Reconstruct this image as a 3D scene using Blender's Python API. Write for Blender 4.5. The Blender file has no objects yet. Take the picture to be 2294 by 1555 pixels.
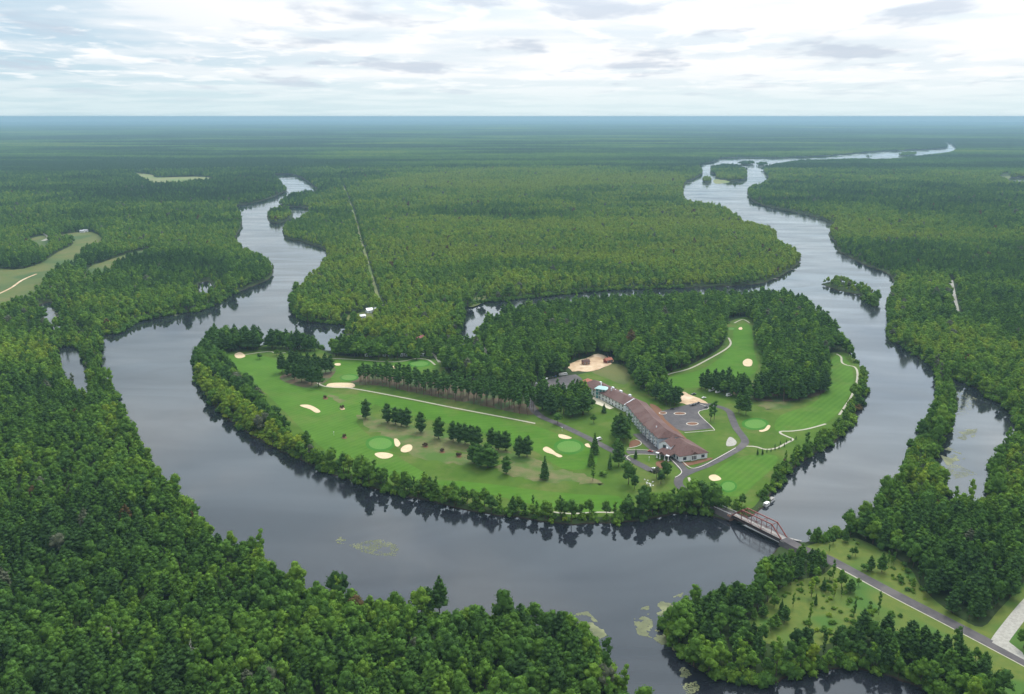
import bpy, bmesh, math, random
import numpy as np
from mathutils import Vector

# ------------------------------------------------------------------ camera, sky, sun, exposure
R = math.radians
W_PX, H_PX = 2294.0, 1555.0
FPX = 1987.0
CAM_H = 280.0
PITCH = math.atan(516.5 / FPX)
scene = bpy.context.scene
cam_data = bpy.data.cameras.new('camera')
cam_data.sensor_width = 36.0
cam_data.lens = 36.0 * FPX / W_PX
cam_data.clip_start = 1.0
cam_data.clip_end = 200000.0
cam = bpy.data.objects.new('camera', cam_data)
scene.collection.objects.link(cam)
cam.location = (0, 0, CAM_H)
cam.rotation_euler = (math.pi / 2 - PITCH, 0, 0)
scene.camera = cam

SUN_EL, SUN_AZ = 50.0, 24.0          # azimuth clockwise from +Y (the viewing direction)
world = bpy.data.worlds.new('World')
scene.world = world
world.use_nodes = True
wn, wl = world.node_tree.nodes, world.node_tree.links
wn.clear()
SKY_GAIN = 1.0
def wnode(t, **kw):
    n = wn.new(t)
    for k, v in kw.items(): setattr(n, k, v)
    return n
def wmath(op, a, b=None, c=None, clamp=False):
    n = wnode('ShaderNodeMath', operation=op, use_clamp=clamp)
    for i, v in enumerate((a, b, c)):
        if v is None: continue
        if isinstance(v, (int, float)): n.inputs[i].default_value = v
        else: wl.new(v, n.inputs[i])
    return n.outputs[0]
def wmix(f, a, b):
    n = wnode('ShaderNodeMix', data_type='RGBA')
    if isinstance(f, (int, float)): n.inputs[0].default_value = f
    else: wl.new(f, n.inputs[0])
    for i, v in ((6, a), (7, b)):
        if isinstance(v, tuple): n.inputs[i].default_value = v + (1,)
        else: wl.new(v, n.inputs[i])
    return n.outputs[2]
def wramp(f, p0, p1):
    n = wnode('ShaderNodeMapRange', interpolation_type='SMOOTHSTEP')
    wl.new(f, n.inputs[0]); n.inputs[1].default_value = p0; n.inputs[2].default_value = p1
    return n.outputs[0]
tc = wnode('ShaderNodeTexCoord')
sep = wnode('ShaderNodeSeparateXYZ'); wl.new(tc.outputs['Generated'], sep.inputs[0])
zz = wmath('MAXIMUM', sep.outputs[2], 0.0)
sky = wnode('ShaderNodeTexSky', sky_type='NISHITA')
sky.sun_disc = False
sky.sun_elevation = R(SUN_EL); sky.sun_rotation = R(SUN_AZ)
skc = wnode('ShaderNodeVectorMath', operation='SCALE'); wl.new(sky.outputs[0], skc.inputs[0]); skc.inputs[3].default_value = 0.10
def cloud_noise(off, sx, sy, soft, detail, rough, dist=0.0, seed=0.0):
    den = wmath('ADD', zz, soft)
    x = wmath('MULTIPLY', wmath('DIVIDE', sep.outputs[0], den), sx)
    y = wmath('MULTIPLY', wmath('DIVIDE', sep.outputs[1], den), sy)
    cv = wnode('ShaderNodeCombineXYZ'); wl.new(x, cv.inputs[0]); wl.new(y, cv.inputs[1]); cv.inputs[2].default_value = seed
    n = wnode('ShaderNodeTexNoise'); wl.new(cv.outputs[0], n.inputs['Vector'])
    n.inputs['Scale'].default_value = 1.0; n.inputs['Detail'].default_value = detail
    n.inputs['Roughness'].default_value = rough; n.inputs['Distortion'].default_value = dist
    return n.outputs[0]
side = wramp(wmath('ADD', sep.outputs[0], wmath('MULTIPLY', zz, 2.2)), -0.42, 0.10)    # cover thickens to the right
n_big = cloud_noise(0, 1.5, 0.95, 0.075, 5.0, 0.52, 0.15, 3.3)
n_fine = cloud_noise(0, 2.6, 1.7, 0.07, 5.0, 0.55, 0.3, 11.7)
n_wisp = cloud_noise(0, 0.8, 0.9, 0.06, 4.0, 0.5, 0.0, 27.1)
low = wramp(zz, 0.0, 0.085)
blue = wmix(low, (0.66, 0.85, 0.93), (0.50, 0.70, 0.86))
blue = wmix(0.12, blue, skc.outputs[0])
whitesky = wmix(wramp(zz, 0.005, 0.05), (0.80, 0.92, 0.95), (1.00, 1.02, 1.04))
veil = wmath('ADD', wmath('MULTIPLY', side, 0.62), wmath('MULTIPLY', wramp(n_wisp, 0.38, 0.62), 0.5), clamp=True)
base = wmix(veil, blue, whitesky)
puff = wmath('MULTIPLY', wramp(n_fine, 0.50, 0.66), wramp(zz, 0.012, 0.05))
base = wmix(wmath('MULTIPLY', puff, 0.75), base, (1.10, 1.10, 1.10))
grey = wmath('MULTIPLY', wramp(n_big, 0.525, 0.66), wramp(zz, 0.008, 0.045))
base = wmix(wmath('MULTIPLY', grey, 0.78), base, (0.60, 0.68, 0.79))
# the cloud deck is brightest round the veiled sun
sdv = wnode('ShaderNodeVectorMath', operation='DOT_PRODUCT'); wl.new(tc.outputs['Generated'], sdv.inputs[0])
sdv.inputs[1].default_value = (math.sin(R(SUN_AZ)) * math.cos(R(SUN_EL)), math.cos(R(SUN_AZ)) * math.cos(R(SUN_EL)), math.sin(R(SUN_EL)))
glow = wmath('MULTIPLY', wramp(sdv.outputs['Value'], 0.45, 1.0), wramp(zz, 0.06, 0.30))
glow = wmath('MULTIPLY_ADD', glow, 1.9, 1.0)
gsc = wnode('ShaderNodeVectorMath', operation='SCALE'); wl.new(base, gsc.inputs[0]); wl.new(glow, gsc.inputs[3]); base = gsc.outputs[0]
bgn = wnode('ShaderNodeBackground'); wl.new(base, bgn.inputs[0]); bgn.inputs[1].default_value = SKY_GAIN
wo = wnode('ShaderNodeOutputWorld'); wl.new(bgn.outputs[0], wo.inputs[0])

sd_ = bpy.data.lights.new('sun', 'SUN'); sd_.energy = 2.2; sd_.angle = R(12); sd_.color = (1.0, 0.95, 0.87)
sun = bpy.data.objects.new('sun', sd_); scene.collection.objects.link(sun)
sv = Vector((math.sin(R(SUN_AZ)) * math.cos(R(SUN_EL)), math.cos(R(SUN_AZ)) * math.cos(R(SUN_EL)), math.sin(R(SUN_EL))))
sun.rotation_euler = sv.to_track_quat('Z', 'Y').to_euler()

scene.view_settings.view_transform = 'Standard'
scene.view_settings.look = 'None'
scene.view_settings.exposure = 0.0
scene.view_settings.gamma = 1.0
scene.render.engine = 'CYCLES'
cy = scene.cycles
cy.max_bounces = 4; cy.diffuse_bounces = 2; cy.glossy_bounces = 2; cy.transmission_bounces = 2
cy.transparent_max_bounces = 4; cy.volume_bounces = 1
cy.caustics_reflective = False; cy.caustics_refractive = False
cy.use_denoising = True
cy.use_adaptive_sampling = True; cy.adaptive_threshold = 0.015

rnd = random.Random(7)
rng = np.random.default_rng(11)

# ------------------------------------------------------------------ helpers
def g(x, y, z=1.0):
    """ray through a photo pixel met with the level plane z"""
    dx = (x - 1147.0) / FPX; dy = (y - 777.5) / FPX
    vz = -math.sin(PITCH) - dy * math.cos(PITCH)
    t = (z - CAM_H) / vz
    return (dx * t, (math.cos(PITCH) - dy * math.sin(PITCH)) * t)
def project(X, Y, Z):
    c, s = math.cos(PITCH), math.sin(PITCH)
    Zr = Z - CAM_H
    d = Y * c - Zr * s
    u = Y * s + Zr * c
    return 1147 + FPX * X / d, 777.5 - FPX * u / d, d
TT = 15.0   # height of the tree tops that hide a near bank
def P(s):
    """'x,y x,y,n ...' -> ground points; n = traced on tree tops"""
    out = []
    for tok in s.split():
        a = tok.split(',')
        x, y = float(a[0]), float(a[1])
        z = 1.0
        if len(a) > 2: z = TT if a[2] == 'n' else float(a[2])
        out.append(g(x, y, z))
    return out
def grow(pts, f):
    cx = sum(p[0] for p in pts)/len(pts); cy_ = sum(p[1] for p in pts)/len(pts)
    return [(cx + (p[0]-cx)*f, cy_ + (p[1]-cy_)*f) for p in pts]
def catmull(pts, n=4, closed=True):
    m = len(pts); out = []
    rngk = range(m) if closed else range(m - 1)
    for i in rngk:
        if closed: p0, p1, p2, p3 = pts[(i-1) % m], pts[i], pts[(i+1) % m], pts[(i+2) % m]
        else: p0, p1, p2, p3 = pts[max(i-1, 0)], pts[i], pts[i+1], pts[min(i+2, m-1)]
        for k in range(n):
            t = k / n; t2 = t*t; t3 = t2*t
            out.append(tuple(0.5 * (2*p1[j] + (p2[j]-p0[j])*t + (2*p0[j]-5*p1[j]+4*p2[j]-p3[j])*t2 + (3*p1[j]-p0[j]-3*p2[j]+p3[j])*t3) for j in range(len(p1))))
    if not closed: out.append(tuple(pts[-1]))
    return out
def inside(X, Y, poly):
    X = np.asarray(X); Y = np.asarray(Y)
    p = np.asarray(poly)
    res = np.zeros(X.shape, bool)
    m = (X >= p[:, 0].min()) & (X <= p[:, 0].max()) & (Y >= p[:, 1].min()) & (Y <= p[:, 1].max())
    if not m.any(): return res
    x, y = X[m], Y[m]; r = np.zeros(x.shape, bool)
    j = len(p) - 1
    for i in range(len(p)):
        xi, yi, xj, yj = p[i, 0], p[i, 1], p[j, 0], p[j, 1]
        if yi != yj:
            r ^= ((yi > y) != (yj > y)) & (x < (xj - xi) * (y - yi) / (yj - yi) + xi)
        j = i
    res[m] = r
    return res
def dist_lim(X, Y, poly, lim, closed=True):
    """distance to a polyline, cut off at lim"""
    d = np.full(X.shape, float(lim))
    p = list(poly)
    segs = list(zip(p, p[1:] + p[:1])) if closed else list(zip(p[:-1], p[1:]))
    for (ax, ay), (bx, by) in segs:
        m = (X > min(ax, bx) - lim) & (X < max(ax, bx) + lim) & (Y > min(ay, by) - lim) & (Y < max(ay, by) + lim)
        idx = np.nonzero(m)
        if len(idx[0]) == 0: continue
        x, y = X[idx] - ax, Y[idx] - ay
        vx, vy = bx - ax, by - ay
        L = vx*vx + vy*vy + 1e-9
        t = np.clip((x*vx + y*vy) / L, 0, 1)
        dd = np.hypot(x - t*vx, y - t*vy)
        d[idx] = np.minimum(d[idx], dd)
    return d
def vhash(ix, iy, s):
    h = (ix.astype(np.int64) * 374761393 + iy.astype(np.int64) * 668265263 + s * 1442695041) & 0x7fffffff
    h = (h ^ (h >> 13)) * 1274126177 & 0x7fffffff
    return ((h ^ (h >> 16)) & 0xffff) / 65535.0
def vnoise(x, y, s=0):
    ix = np.floor(x); iy = np.floor(y); fx = x - ix; fy = y - iy
    fx = fx*fx*(3-2*fx); fy = fy*fy*(3-2*fy)
    a = vhash(ix, iy, s); b = vhash(ix+1, iy, s); c = vhash(ix, iy+1, s); d = vhash(ix+1, iy+1, s)
    return (a*(1-fx)+b*fx)*(1-fy) + (c*(1-fx)+d*fx)*fy
def fbm(x, y, s=0, o=3):
    r = 0; a = 0.5; t = 0
    for k in range(o):
        r = r + a * vnoise(x, y, s + k*17); t += a; a *= 0.5; x = x*2.03 + 5.1; y = y*2.03 + 1.7
    return r / t

col = scene.collection
def tag(o, label=None, cat=None, group=None, kind=None):
    if label: o['label'] = label
    if cat: o['category'] = cat
    if group: o['group'] = group
    if kind: o['kind'] = kind
    return o
def mesh_np(name, V, F, mats=(), fm=None, smooth=False):
    """V (n,3) array; F (m,k) array or list of faces"""
    me = bpy.data.meshes.new(name)
    V = np.asarray(V, dtype=np.float32)
    if isinstance(F, np.ndarray):
        n, k = F.shape
        me.vertices.add(len(V)); me.vertices.foreach_set('co', V.ravel())
        me.loops.add(n*k); me.loops.foreach_set('vertex_index', F.astype(np.int32).ravel())
        me.polygons.add(n); me.polygons.foreach_set('loop_start', np.arange(0, n*k, k, dtype=np.int32))
        me.update(calc_edges=True)
    else:
        me.from_pydata([tuple(map(float, v)) for v in V], [], [tuple(map(int, f)) for f in F]); me.update()
    for m in mats: me.materials.append(m)
    if fm is not None: me.polygons.foreach_set('material_index', np.asarray(fm, dtype=np.int32))
    if smooth: me.polygons.foreach_set('use_smooth', np.ones(len(me.polygons), bool))
    me.update()
    return me
def link(name, me, parent=None, loc=None):
    o = bpy.data.objects.new(name, me); col.objects.link(o)
    if parent is not None: o.parent = parent
    if loc is not None: o.location = loc
    return o
def empty(name, loc, rz=0.0, label=None, cat=None, group=None):
    o = bpy.data.objects.new(name, None); col.objects.link(o)
    o.location = loc; o.rotation_euler = (0, 0, rz); o.empty_display_size = 1
    return tag(o, label, cat, group)
class MB:
    """collects boxes, prisms and bars into one mesh"""
    def __init__(s): s.v = []; s.f = []
    def add(s, vs, fs):
        b = len(s.v); s.v += [tuple(v) for v in vs]; s.f += [tuple(b + i for i in f) for f in fs]; return s
    def box(s, c, d, rz=0.0):
        cx, cy_, cz = c; hx, hy, hz = d[0]/2, d[1]/2, d[2]/2; ca, sa = math.cos(rz), math.sin(rz)
        vs = [(cx + x*ca - y*sa, cy_ + x*sa + y*ca, cz + z) for z in (-hz, hz) for x, y in ((-hx,-hy),(hx,-hy),(hx,hy),(-hx,hy))]
        return s.add(vs, [(0,3,2,1),(4,5,6,7),(0,1,5,4),(1,2,6,5),(2,3,7,6),(3,0,4,7)])
    def bar(s, a, b, w, h=None, up=(0, 0, 1)):
        h = h or w; a = Vector(a); b = Vector(b); d = (b - a).normalized(); u = Vector(up)
        if abs(d.dot(u)) > 0.98: u = Vector((1, 0, 0))
        sdv = d.cross(u).normalized() * (w/2); uv = sdv.cross(d).normalized() * (h/2)
        vs = [p + sx*sdv + su*uv for p in (a, b) for sx, su in ((-1,-1),(1,-1),(1,1),(-1,1))]
        return s.add(vs, [(0,1,2,3),(7,6,5,4),(0,4,5,1),(1,5,6,2),(2,6,7,3),(3,7,4,0)])
    def cyl(s, a, b, r0, r1=None, n=8, cap=True):
        r1 = r0 if r1 is None else r1
        a = Vector(a); b = Vector(b); d = (b - a).normalized()
        u = d.orthogonal().normalized(); w = d.cross(u)
        vs = [a + r0*(math.cos(t)*u + math.sin(t)*w) for t in [2*math.pi*k/n for k in range(n)]]
        vs += [b + r1*(math.cos(t)*u + math.sin(t)*w) for t in [2*math.pi*k/n for k in range(n)]]
        fs = [(k, (k+1) % n, n + (k+1) % n, n + k) for k in range(n)]
        if cap: fs += [tuple(range(n-1, -1, -1)), tuple(range(n, 2*n))]
        return s.add(vs, fs)
    def prism(s, poly, z0, z1):
        n = len(poly)
        a = sum(poly[i][0]*poly[(i+1) % n][1] - poly[(i+1) % n][0]*poly[i][1] for i in range(n))
        if a < 0: poly = poly[::-1]
        vs = [(p[0], p[1], z0) for p in poly] + [(p[0], p[1], z1) for p in poly]
        return s.add(vs, [tuple(range(n-1, -1, -1)), tuple(range(n, 2*n))] + [(k, (k+1) % n, n + (k+1) % n, n + k) for k in range(n)])
    def build(s, name, mat, parent=None, loc=None, smooth=False):
        me = mesh_np(name, np.array([tuple(v) for v in s.v]), s.f, (mat,), smooth=smooth)
        return link(name, me, parent, loc)

# ------------------------------------------------------------------ materials
def newmat(name):
    m = bpy.data.materials.new(name); m.use_nodes = True; m.node_tree.nodes.clear(); return m, m.node_tree.nodes, m.node_tree.links
def two_tone(name, c1, c2, scale=0.05, detail=4, rough=0.9, c3=None, scale3=0.01, lo=0.35, hi=0.65, bump=0.0, spec=0.2, world_pos=True, metallic=0.0):
    """noise between two colours, optional third colour in large patches; positions in world metres"""
    m, N, L = newmat(name)
    pos = N.new('ShaderNodeNewGeometry').outputs['Position'] if world_pos else N.new('ShaderNodeTexCoord').outputs['Object']
    n = N.new('ShaderNodeTexNoise'); n.inputs['Scale'].default_value = scale; n.inputs['Detail'].default_value = detail; n.inputs['Roughness'].default_value = 0.6
    L.new(pos, n.inputs['Vector'])
    mr = N.new('ShaderNodeMapRange'); mr.inputs[1].default_value = lo; mr.inputs[2].default_value = hi; L.new(n.outputs[0], mr.inputs[0])
    mx = N.new('ShaderNodeMix'); mx.data_type = 'RGBA'; mx.inputs[6].default_value = c1 + (1,); mx.inputs[7].default_value = c2 + (1,); L.new(mr.outputs[0], mx.inputs[0])
    out = mx.outputs[2]
    if c3:
        n3 = N.new('ShaderNodeTexNoise'); n3.inputs['Scale'].default_value = scale3; n3.inputs['Detail'].default_value = 5; L.new(pos, n3.inputs['Vector'])
        m3 = N.new('ShaderNodeMapRange'); m3.inputs[1].default_value = 0.50; m3.inputs[2].default_value = 0.62; L.new(n3.outputs[0], m3.inputs[0])
        x3 = N.new('ShaderNodeMix'); x3.data_type = 'RGBA'; L.new(out, x3.inputs[6]); x3.inputs[7].default_value = c3 + (1,); L.new(m3.outputs[0], x3.inputs[0])
        out = x3.outputs[2]
    b = N.new('ShaderNodeBsdfPrincipled'); L.new(out, b.inputs['Base Color']); b.inputs['Roughness'].default_value = rough
    b.inputs['Specular IOR Level'].default_value = spec; b.inputs['Metallic'].default_value = metallic
    if bump:
        bp = N.new('ShaderNodeBump'); bp.inputs['Strength'].default_value = bump; bp.inputs['Distance'].default_value = 0.3; L.new(n.outputs[0], bp.inputs['Height']); L.new(bp.outputs[0], b.inputs['Normal'])
    o = N.new('ShaderNodeOutputMaterial'); L.new(b.outputs[0], o.inputs[0])
    return m
def plain(name, c, rough=0.6, spec=0.4, metallic=0.0, var=0.12, scale=1.5):
    c2 = tuple(max(0, x*(1-var)) for x in c)
    return two_tone(name, c, c2, scale=scale, rough=rough, spec=spec, world_pos=False, metallic=metallic)
def mown(name, c1, c2, stripe, angle, contrast=1.0, worn=0.35):
    """mown turf: alternate stripes bent two ways by the mower, blotched by noise"""
    m, N, L = newmat(name)
    geo = N.new('ShaderNodeNewGeometry')
    mp = N.new('ShaderNodeMapping'); mp.inputs['Rotation'].default_value = (0, 0, R(angle)); L.new(geo.outputs['Position'], mp.inputs[0])
    wv = N.new('ShaderNodeTexWave'); wv.wave_type = 'BANDS'; wv.bands_direction = 'X'; wv.wave_profile = 'SIN'
    wv.inputs['Scale'].default_value = 0.314 / stripe; wv.inputs['Distortion'].default_value = 1.2; wv.inputs['Detail'].default_value = 1; wv.inputs['Detail Scale'].default_value = 0.3
    L.new(mp.outputs[0], wv.inputs[0])
    n = N.new('ShaderNodeTexNoise'); n.inputs['Scale'].default_value = 0.035; n.inputs['Detail'].default_value = 6; n.inputs['Roughness'].default_value = 0.65; L.new(geo.outputs['Position'], n.inputs['Vector'])
    ma = N.new('ShaderNodeMath'); ma.operation = 'MULTIPLY_ADD'; L.new(wv.outputs[0], ma.inputs[0]); ma.inputs[1].default_value = 0.36*contrast; ma.inputs[2].default_value = 0.0
    mb = N.new('ShaderNodeMapRange'); L.new(n.outputs[0], mb.inputs[0]); mb.inputs[1].default_value = 0.3; mb.inputs[2].default_value = 0.7; mb.inputs[4].default_value = 0.75
    ad = N.new('ShaderNodeMath'); ad.operation = 'ADD'; ad.use_clamp = True; L.new(ma.outputs[0], ad.inputs[0]); L.new(mb.outputs[0], ad.inputs[1])
    mx = N.new('ShaderNodeMix'); mx.data_type = 'RGBA'; mx.inputs[6].default_value = c1 + (1,); mx.inputs[7].default_value = c2 + (1,); L.new(ad.outputs[0], mx.inputs[0])
    n3 = N.new('ShaderNodeTexNoise'); n3.inputs['Scale'].default_value = 0.022; n3.inputs['Detail'].default_value = 9; n3.inputs['Roughness'].default_value = 0.7; L.new(geo.outputs['Position'], n3.inputs['Vector'])
    m3 = N.new('ShaderNodeMapRange'); m3.inputs[1].default_value = 0.50; m3.inputs[2].default_value = 0.68; m3.inputs[4].default_value = worn; L.new(n3.outputs[0], m3.inputs[0])
    x3 = N.new('ShaderNodeMix'); x3.data_type = 'RGBA'; L.new(m3.outputs[0], x3.inputs[0]); L.new(mx.outputs[2], x3.inputs[6]); x3.inputs[7].default_value = (0.140, 0.150, 0.048, 1)
    b = N.new('ShaderNodeBsdfPrincipled'); L.new(x3.outputs[2], b.inputs['Base Color']); b.inputs['Roughness'].default_value = 0.95; b.inputs['Specular IOR Level'].default_value = 0.05
    o = N.new('ShaderNodeOutputMaterial'); L.new(b.outputs[0], o.inputs[0])
    return m
def leafmat(name, mode):
    """mode OBJECT: colour from the object; INSTANCER: colour carried by each tree point of a wood"""
    m, N, L = newmat(name)
    if mode == 'OBJECT':
        src = N.new('ShaderNodeObjectInfo').outputs['Color']
    else:
        a = N.new('ShaderNodeAttribute'); a.attribute_type = 'INSTANCER'; a.attribute_name = 'tcol'; src = a.outputs['Color']
    geo = N.new('ShaderNodeNewGeometry')
    n = N.new('ShaderNodeTexNoise'); n.inputs['Scale'].default_value = 0.45; n.inputs['Detail'].default_value = 3; L.new(geo.outputs['Position'], n.inputs['Vector'])
    mr = N.new('ShaderNodeMapRange'); mr.inputs[1].default_value = 0.3; mr.inputs[2].default_value = 0.7; mr.inputs[3].default_value = 0.70; mr.inputs[4].default_value = 1.32; L.new(n.outputs[0], mr.inputs[0])
    # each leaf clump has its own tone
    mr2 = N.new('ShaderNodeMapRange'); mr2.inputs[3].default_value = 0.80; mr2.inputs[4].default_value = 1.22; L.new(geo.outputs['Random Per Island'], mr2.inputs[0])
    mm = N.new('ShaderNodeMath'); mm.operation = 'MULTIPLY'; L.new(mr.outputs[0], mm.inputs[0]); L.new(mr2.outputs[0], mm.inputs[1])
    vm = N.new('ShaderNodeVectorMath'); vm.operation = 'SCALE'; L.new(src, vm.inputs[0]); L.new(mm.outputs[0], vm.inputs[3])
    d = N.new('ShaderNodeBsdfDiffuse'); L.new(vm.outputs[0], d.inputs[0])
    t = N.new('ShaderNodeBsdfTranslucent')
    vt = N.new('ShaderNodeVectorMath'); vt.operation = 'MULTIPLY'; L.new(vm.outputs[0], vt.inputs[0]); vt.inputs[1].default_value = (1.05, 1.30, 0.65); L.new(vt.outputs[0], t.inputs[0])
    s = N.new('ShaderNodeMixShader'); s.inputs[0].default_value = 0.28; L.new(d.outputs[0], s.inputs[1]); L.new(t.outputs[0], s.inputs[2])
    o = N.new('ShaderNodeOutputMaterial'); L.new(s.outputs[0], o.inputs[0])
    return m
M = {}
M['leaf_o'] = leafmat('leaves', 'OBJECT')
M['leaf_i'] = leafmat('wood_leaves', 'INSTANCER')
M['bark'] = plain('brown_bark', (0.11, 0.08, 0.06), 0.9, 0.1, var=0.4)
M['redbark'] = plain('reddish_pine_bark', (0.17, 0.105, 0.075), 0.9, 0.1, var=0.4)
M['pale'] = plain('bleached_dead_wood', (0.50, 0.48, 0.44), 0.8, 0.1, var=0.3)
M['lawn'] = mown('rough_grass', (0.048, 0.104, 0.013), (0.088, 0.150, 0.024), 9, 20, 0.25, 0.75)
M['fair'] = mown('fairway_grass', (0.050, 0.124, 0.014), (0.084, 0.180, 0.024), 5.5, 38, 0.8)
M['fair2'] = mown('east_fairway_grass', (0.048, 0.126, 0.012), (0.078, 0.178, 0.020), 7, 80, 0.5)
M['green'] = mown('putting_green_grass', (0.085, 0.200, 0.040), (0.110, 0.230, 0.052), 2.5, 0, 0.5)
M['collar'] = mown('dark_collar_grass', (0.036, 0.135, 0.018), (0.055, 0.175, 0.026), 4, 0, 0.3)
M['dry'] = two_tone('dry_rough_grass', (0.085, 0.125, 0.030), (0.150, 0.140, 0.062), 0.10, 8, 0.95, (0.062, 0.125, 0.020), 0.035)
M['needles'] = two_tone('pine_needle_floor', (0.115, 0.075, 0.050), (0.075, 0.075, 0.035), 0.12, 5, 0.95, (0.060, 0.100, 0.030), 0.05)
M['sand'] = two_tone('bunker_sand', (0.62, 0.50, 0.33), (0.54, 0.42, 0.27), 0.3, 4, 0.95)
M['dirt'] = two_tone('bare_sandy_soil', (0.56, 0.42, 0.27), (0.40, 0.27, 0.17), 0.12, 6, 0.95, (0.62, 0.50, 0.36), 0.04)
M['gravel'] = two_tone('pale_gravel', (0.38, 0.37, 0.33), (0.29, 0.28, 0.25), 0.6, 4, 0.95)
M['pathm'] = two_tone('cart_path_surface', (0.42, 0.40, 0.32), (0.34, 0.33, 0.26), 0.5, 4, 0.9)
M['asphalt'] = two_tone('asphalt', (0.092, 0.084, 0.088), (0.066, 0.062, 0.066), 0.25, 7, 0.85, (0.110, 0.100, 0.100), 0.05)
M['kerb'] = plain('pale_kerb_concrete', (0.60, 0.57, 0.50), 0.85, 0.2)
M['paver'] = plain('patio_paving', (0.60, 0.55, 0.42), 0.85, 0.2)
M['mulch'] = two_tone('red_mulch', (0.20, 0.085, 0.055), (0.13, 0.08, 0.04), 0.8, 4, 0.95)
M['meadow'] = two_tone('wild_meadow', (0.070, 0.120, 0.020), (0.125, 0.150, 0.028), 0.14, 8, 0.95, (0.055, 0.125, 0.020), 0.035, 0.3, 0.7)
M['field'] = two_tone('pale_hay_field', (0.20, 0.21, 0.09), (0.14, 0.17, 0.065), 0.012, 6, 0.95, (0.13, 0.19, 0.055), 0.006)
M['field2'] = two_tone('green_pasture', (0.075, 0.115, 0.026), (0.125, 0.125, 0.040), 0.02, 7, 0.95, (0.050, 0.095, 0.025), 0.010)
M['white'] = plain('white_siding', (0.80, 0.83, 0.87), 0.6, 0.3, var=0.06)
M['greysiding'] = plain('blue_grey_siding', (0.46, 0.52, 0.60), 0.6, 0.3, var=0.1)
M['roof'] = two_tone('brown_shingles', (0.140, 0.080, 0.072), (0.100, 0.057, 0.052), 0.6, 6, 0.9, (0.145, 0.092, 0.083), 0.06)
M['redroof'] = two_tone('salmon_roof', (0.42, 0.16, 0.11), (0.34, 0.13, 0.09), 0.5, 5, 0.85)
M['stone'] = plain('salmon_stone', (0.36, 0.20, 0.15), 0.85, 0.2, var=0.25)
M['glass'] = plain('dark_window_glass', (0.035, 0.055, 0.075), 0.12, 0.6, var=0.05)
M['teal'] = plain('teal_glass', (0.10, 0.30, 0.32), 0.15, 0.6, var=0.1)
M['rust'] = plain('rust_red_steel', (0.24, 0.065, 0.055), 0.65, 0.3, var=0.25)
M['darksteel'] = plain('dark_brown_steel', (0.040, 0.026, 0.026), 0.7, 0.3, var=0.3)
M['deck'] = two_tone('grey_plank_deck', (0.36, 0.35, 0.33), (0.27, 0.26, 0.25), 1.0, 4, 0.9)
M['wood'] = plain('weathered_wood', (0.28, 0.22, 0.16), 0.85, 0.2, var=0.3)
M['metalw'] = plain('white_paint', (0.78, 0.78, 0.78), 0.35, 0.5, var=0.05)
M['rubber'] = plain('black_rubber', (0.02, 0.02, 0.02), 0.8, 0.2)
M['chrome'] = plain('grey_metal', (0.45, 0.46, 0.48), 0.35, 0.5, metallic=0.6)
CARP = {}
for cn, cc in dict(white=(0.78, 0.78, 0.78), silver=(0.42, 0.44, 0.46), black=(0.018, 0.018, 0.022), red=(0.30, 0.02, 0.02), blue=(0.03, 0.06, 0.16), dark=(0.05, 0.05, 0.055)).items():
    CARP[cn] = plain(cn + '_car_paint', cc, 0.3, 0.5, var=0.03)

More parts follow.
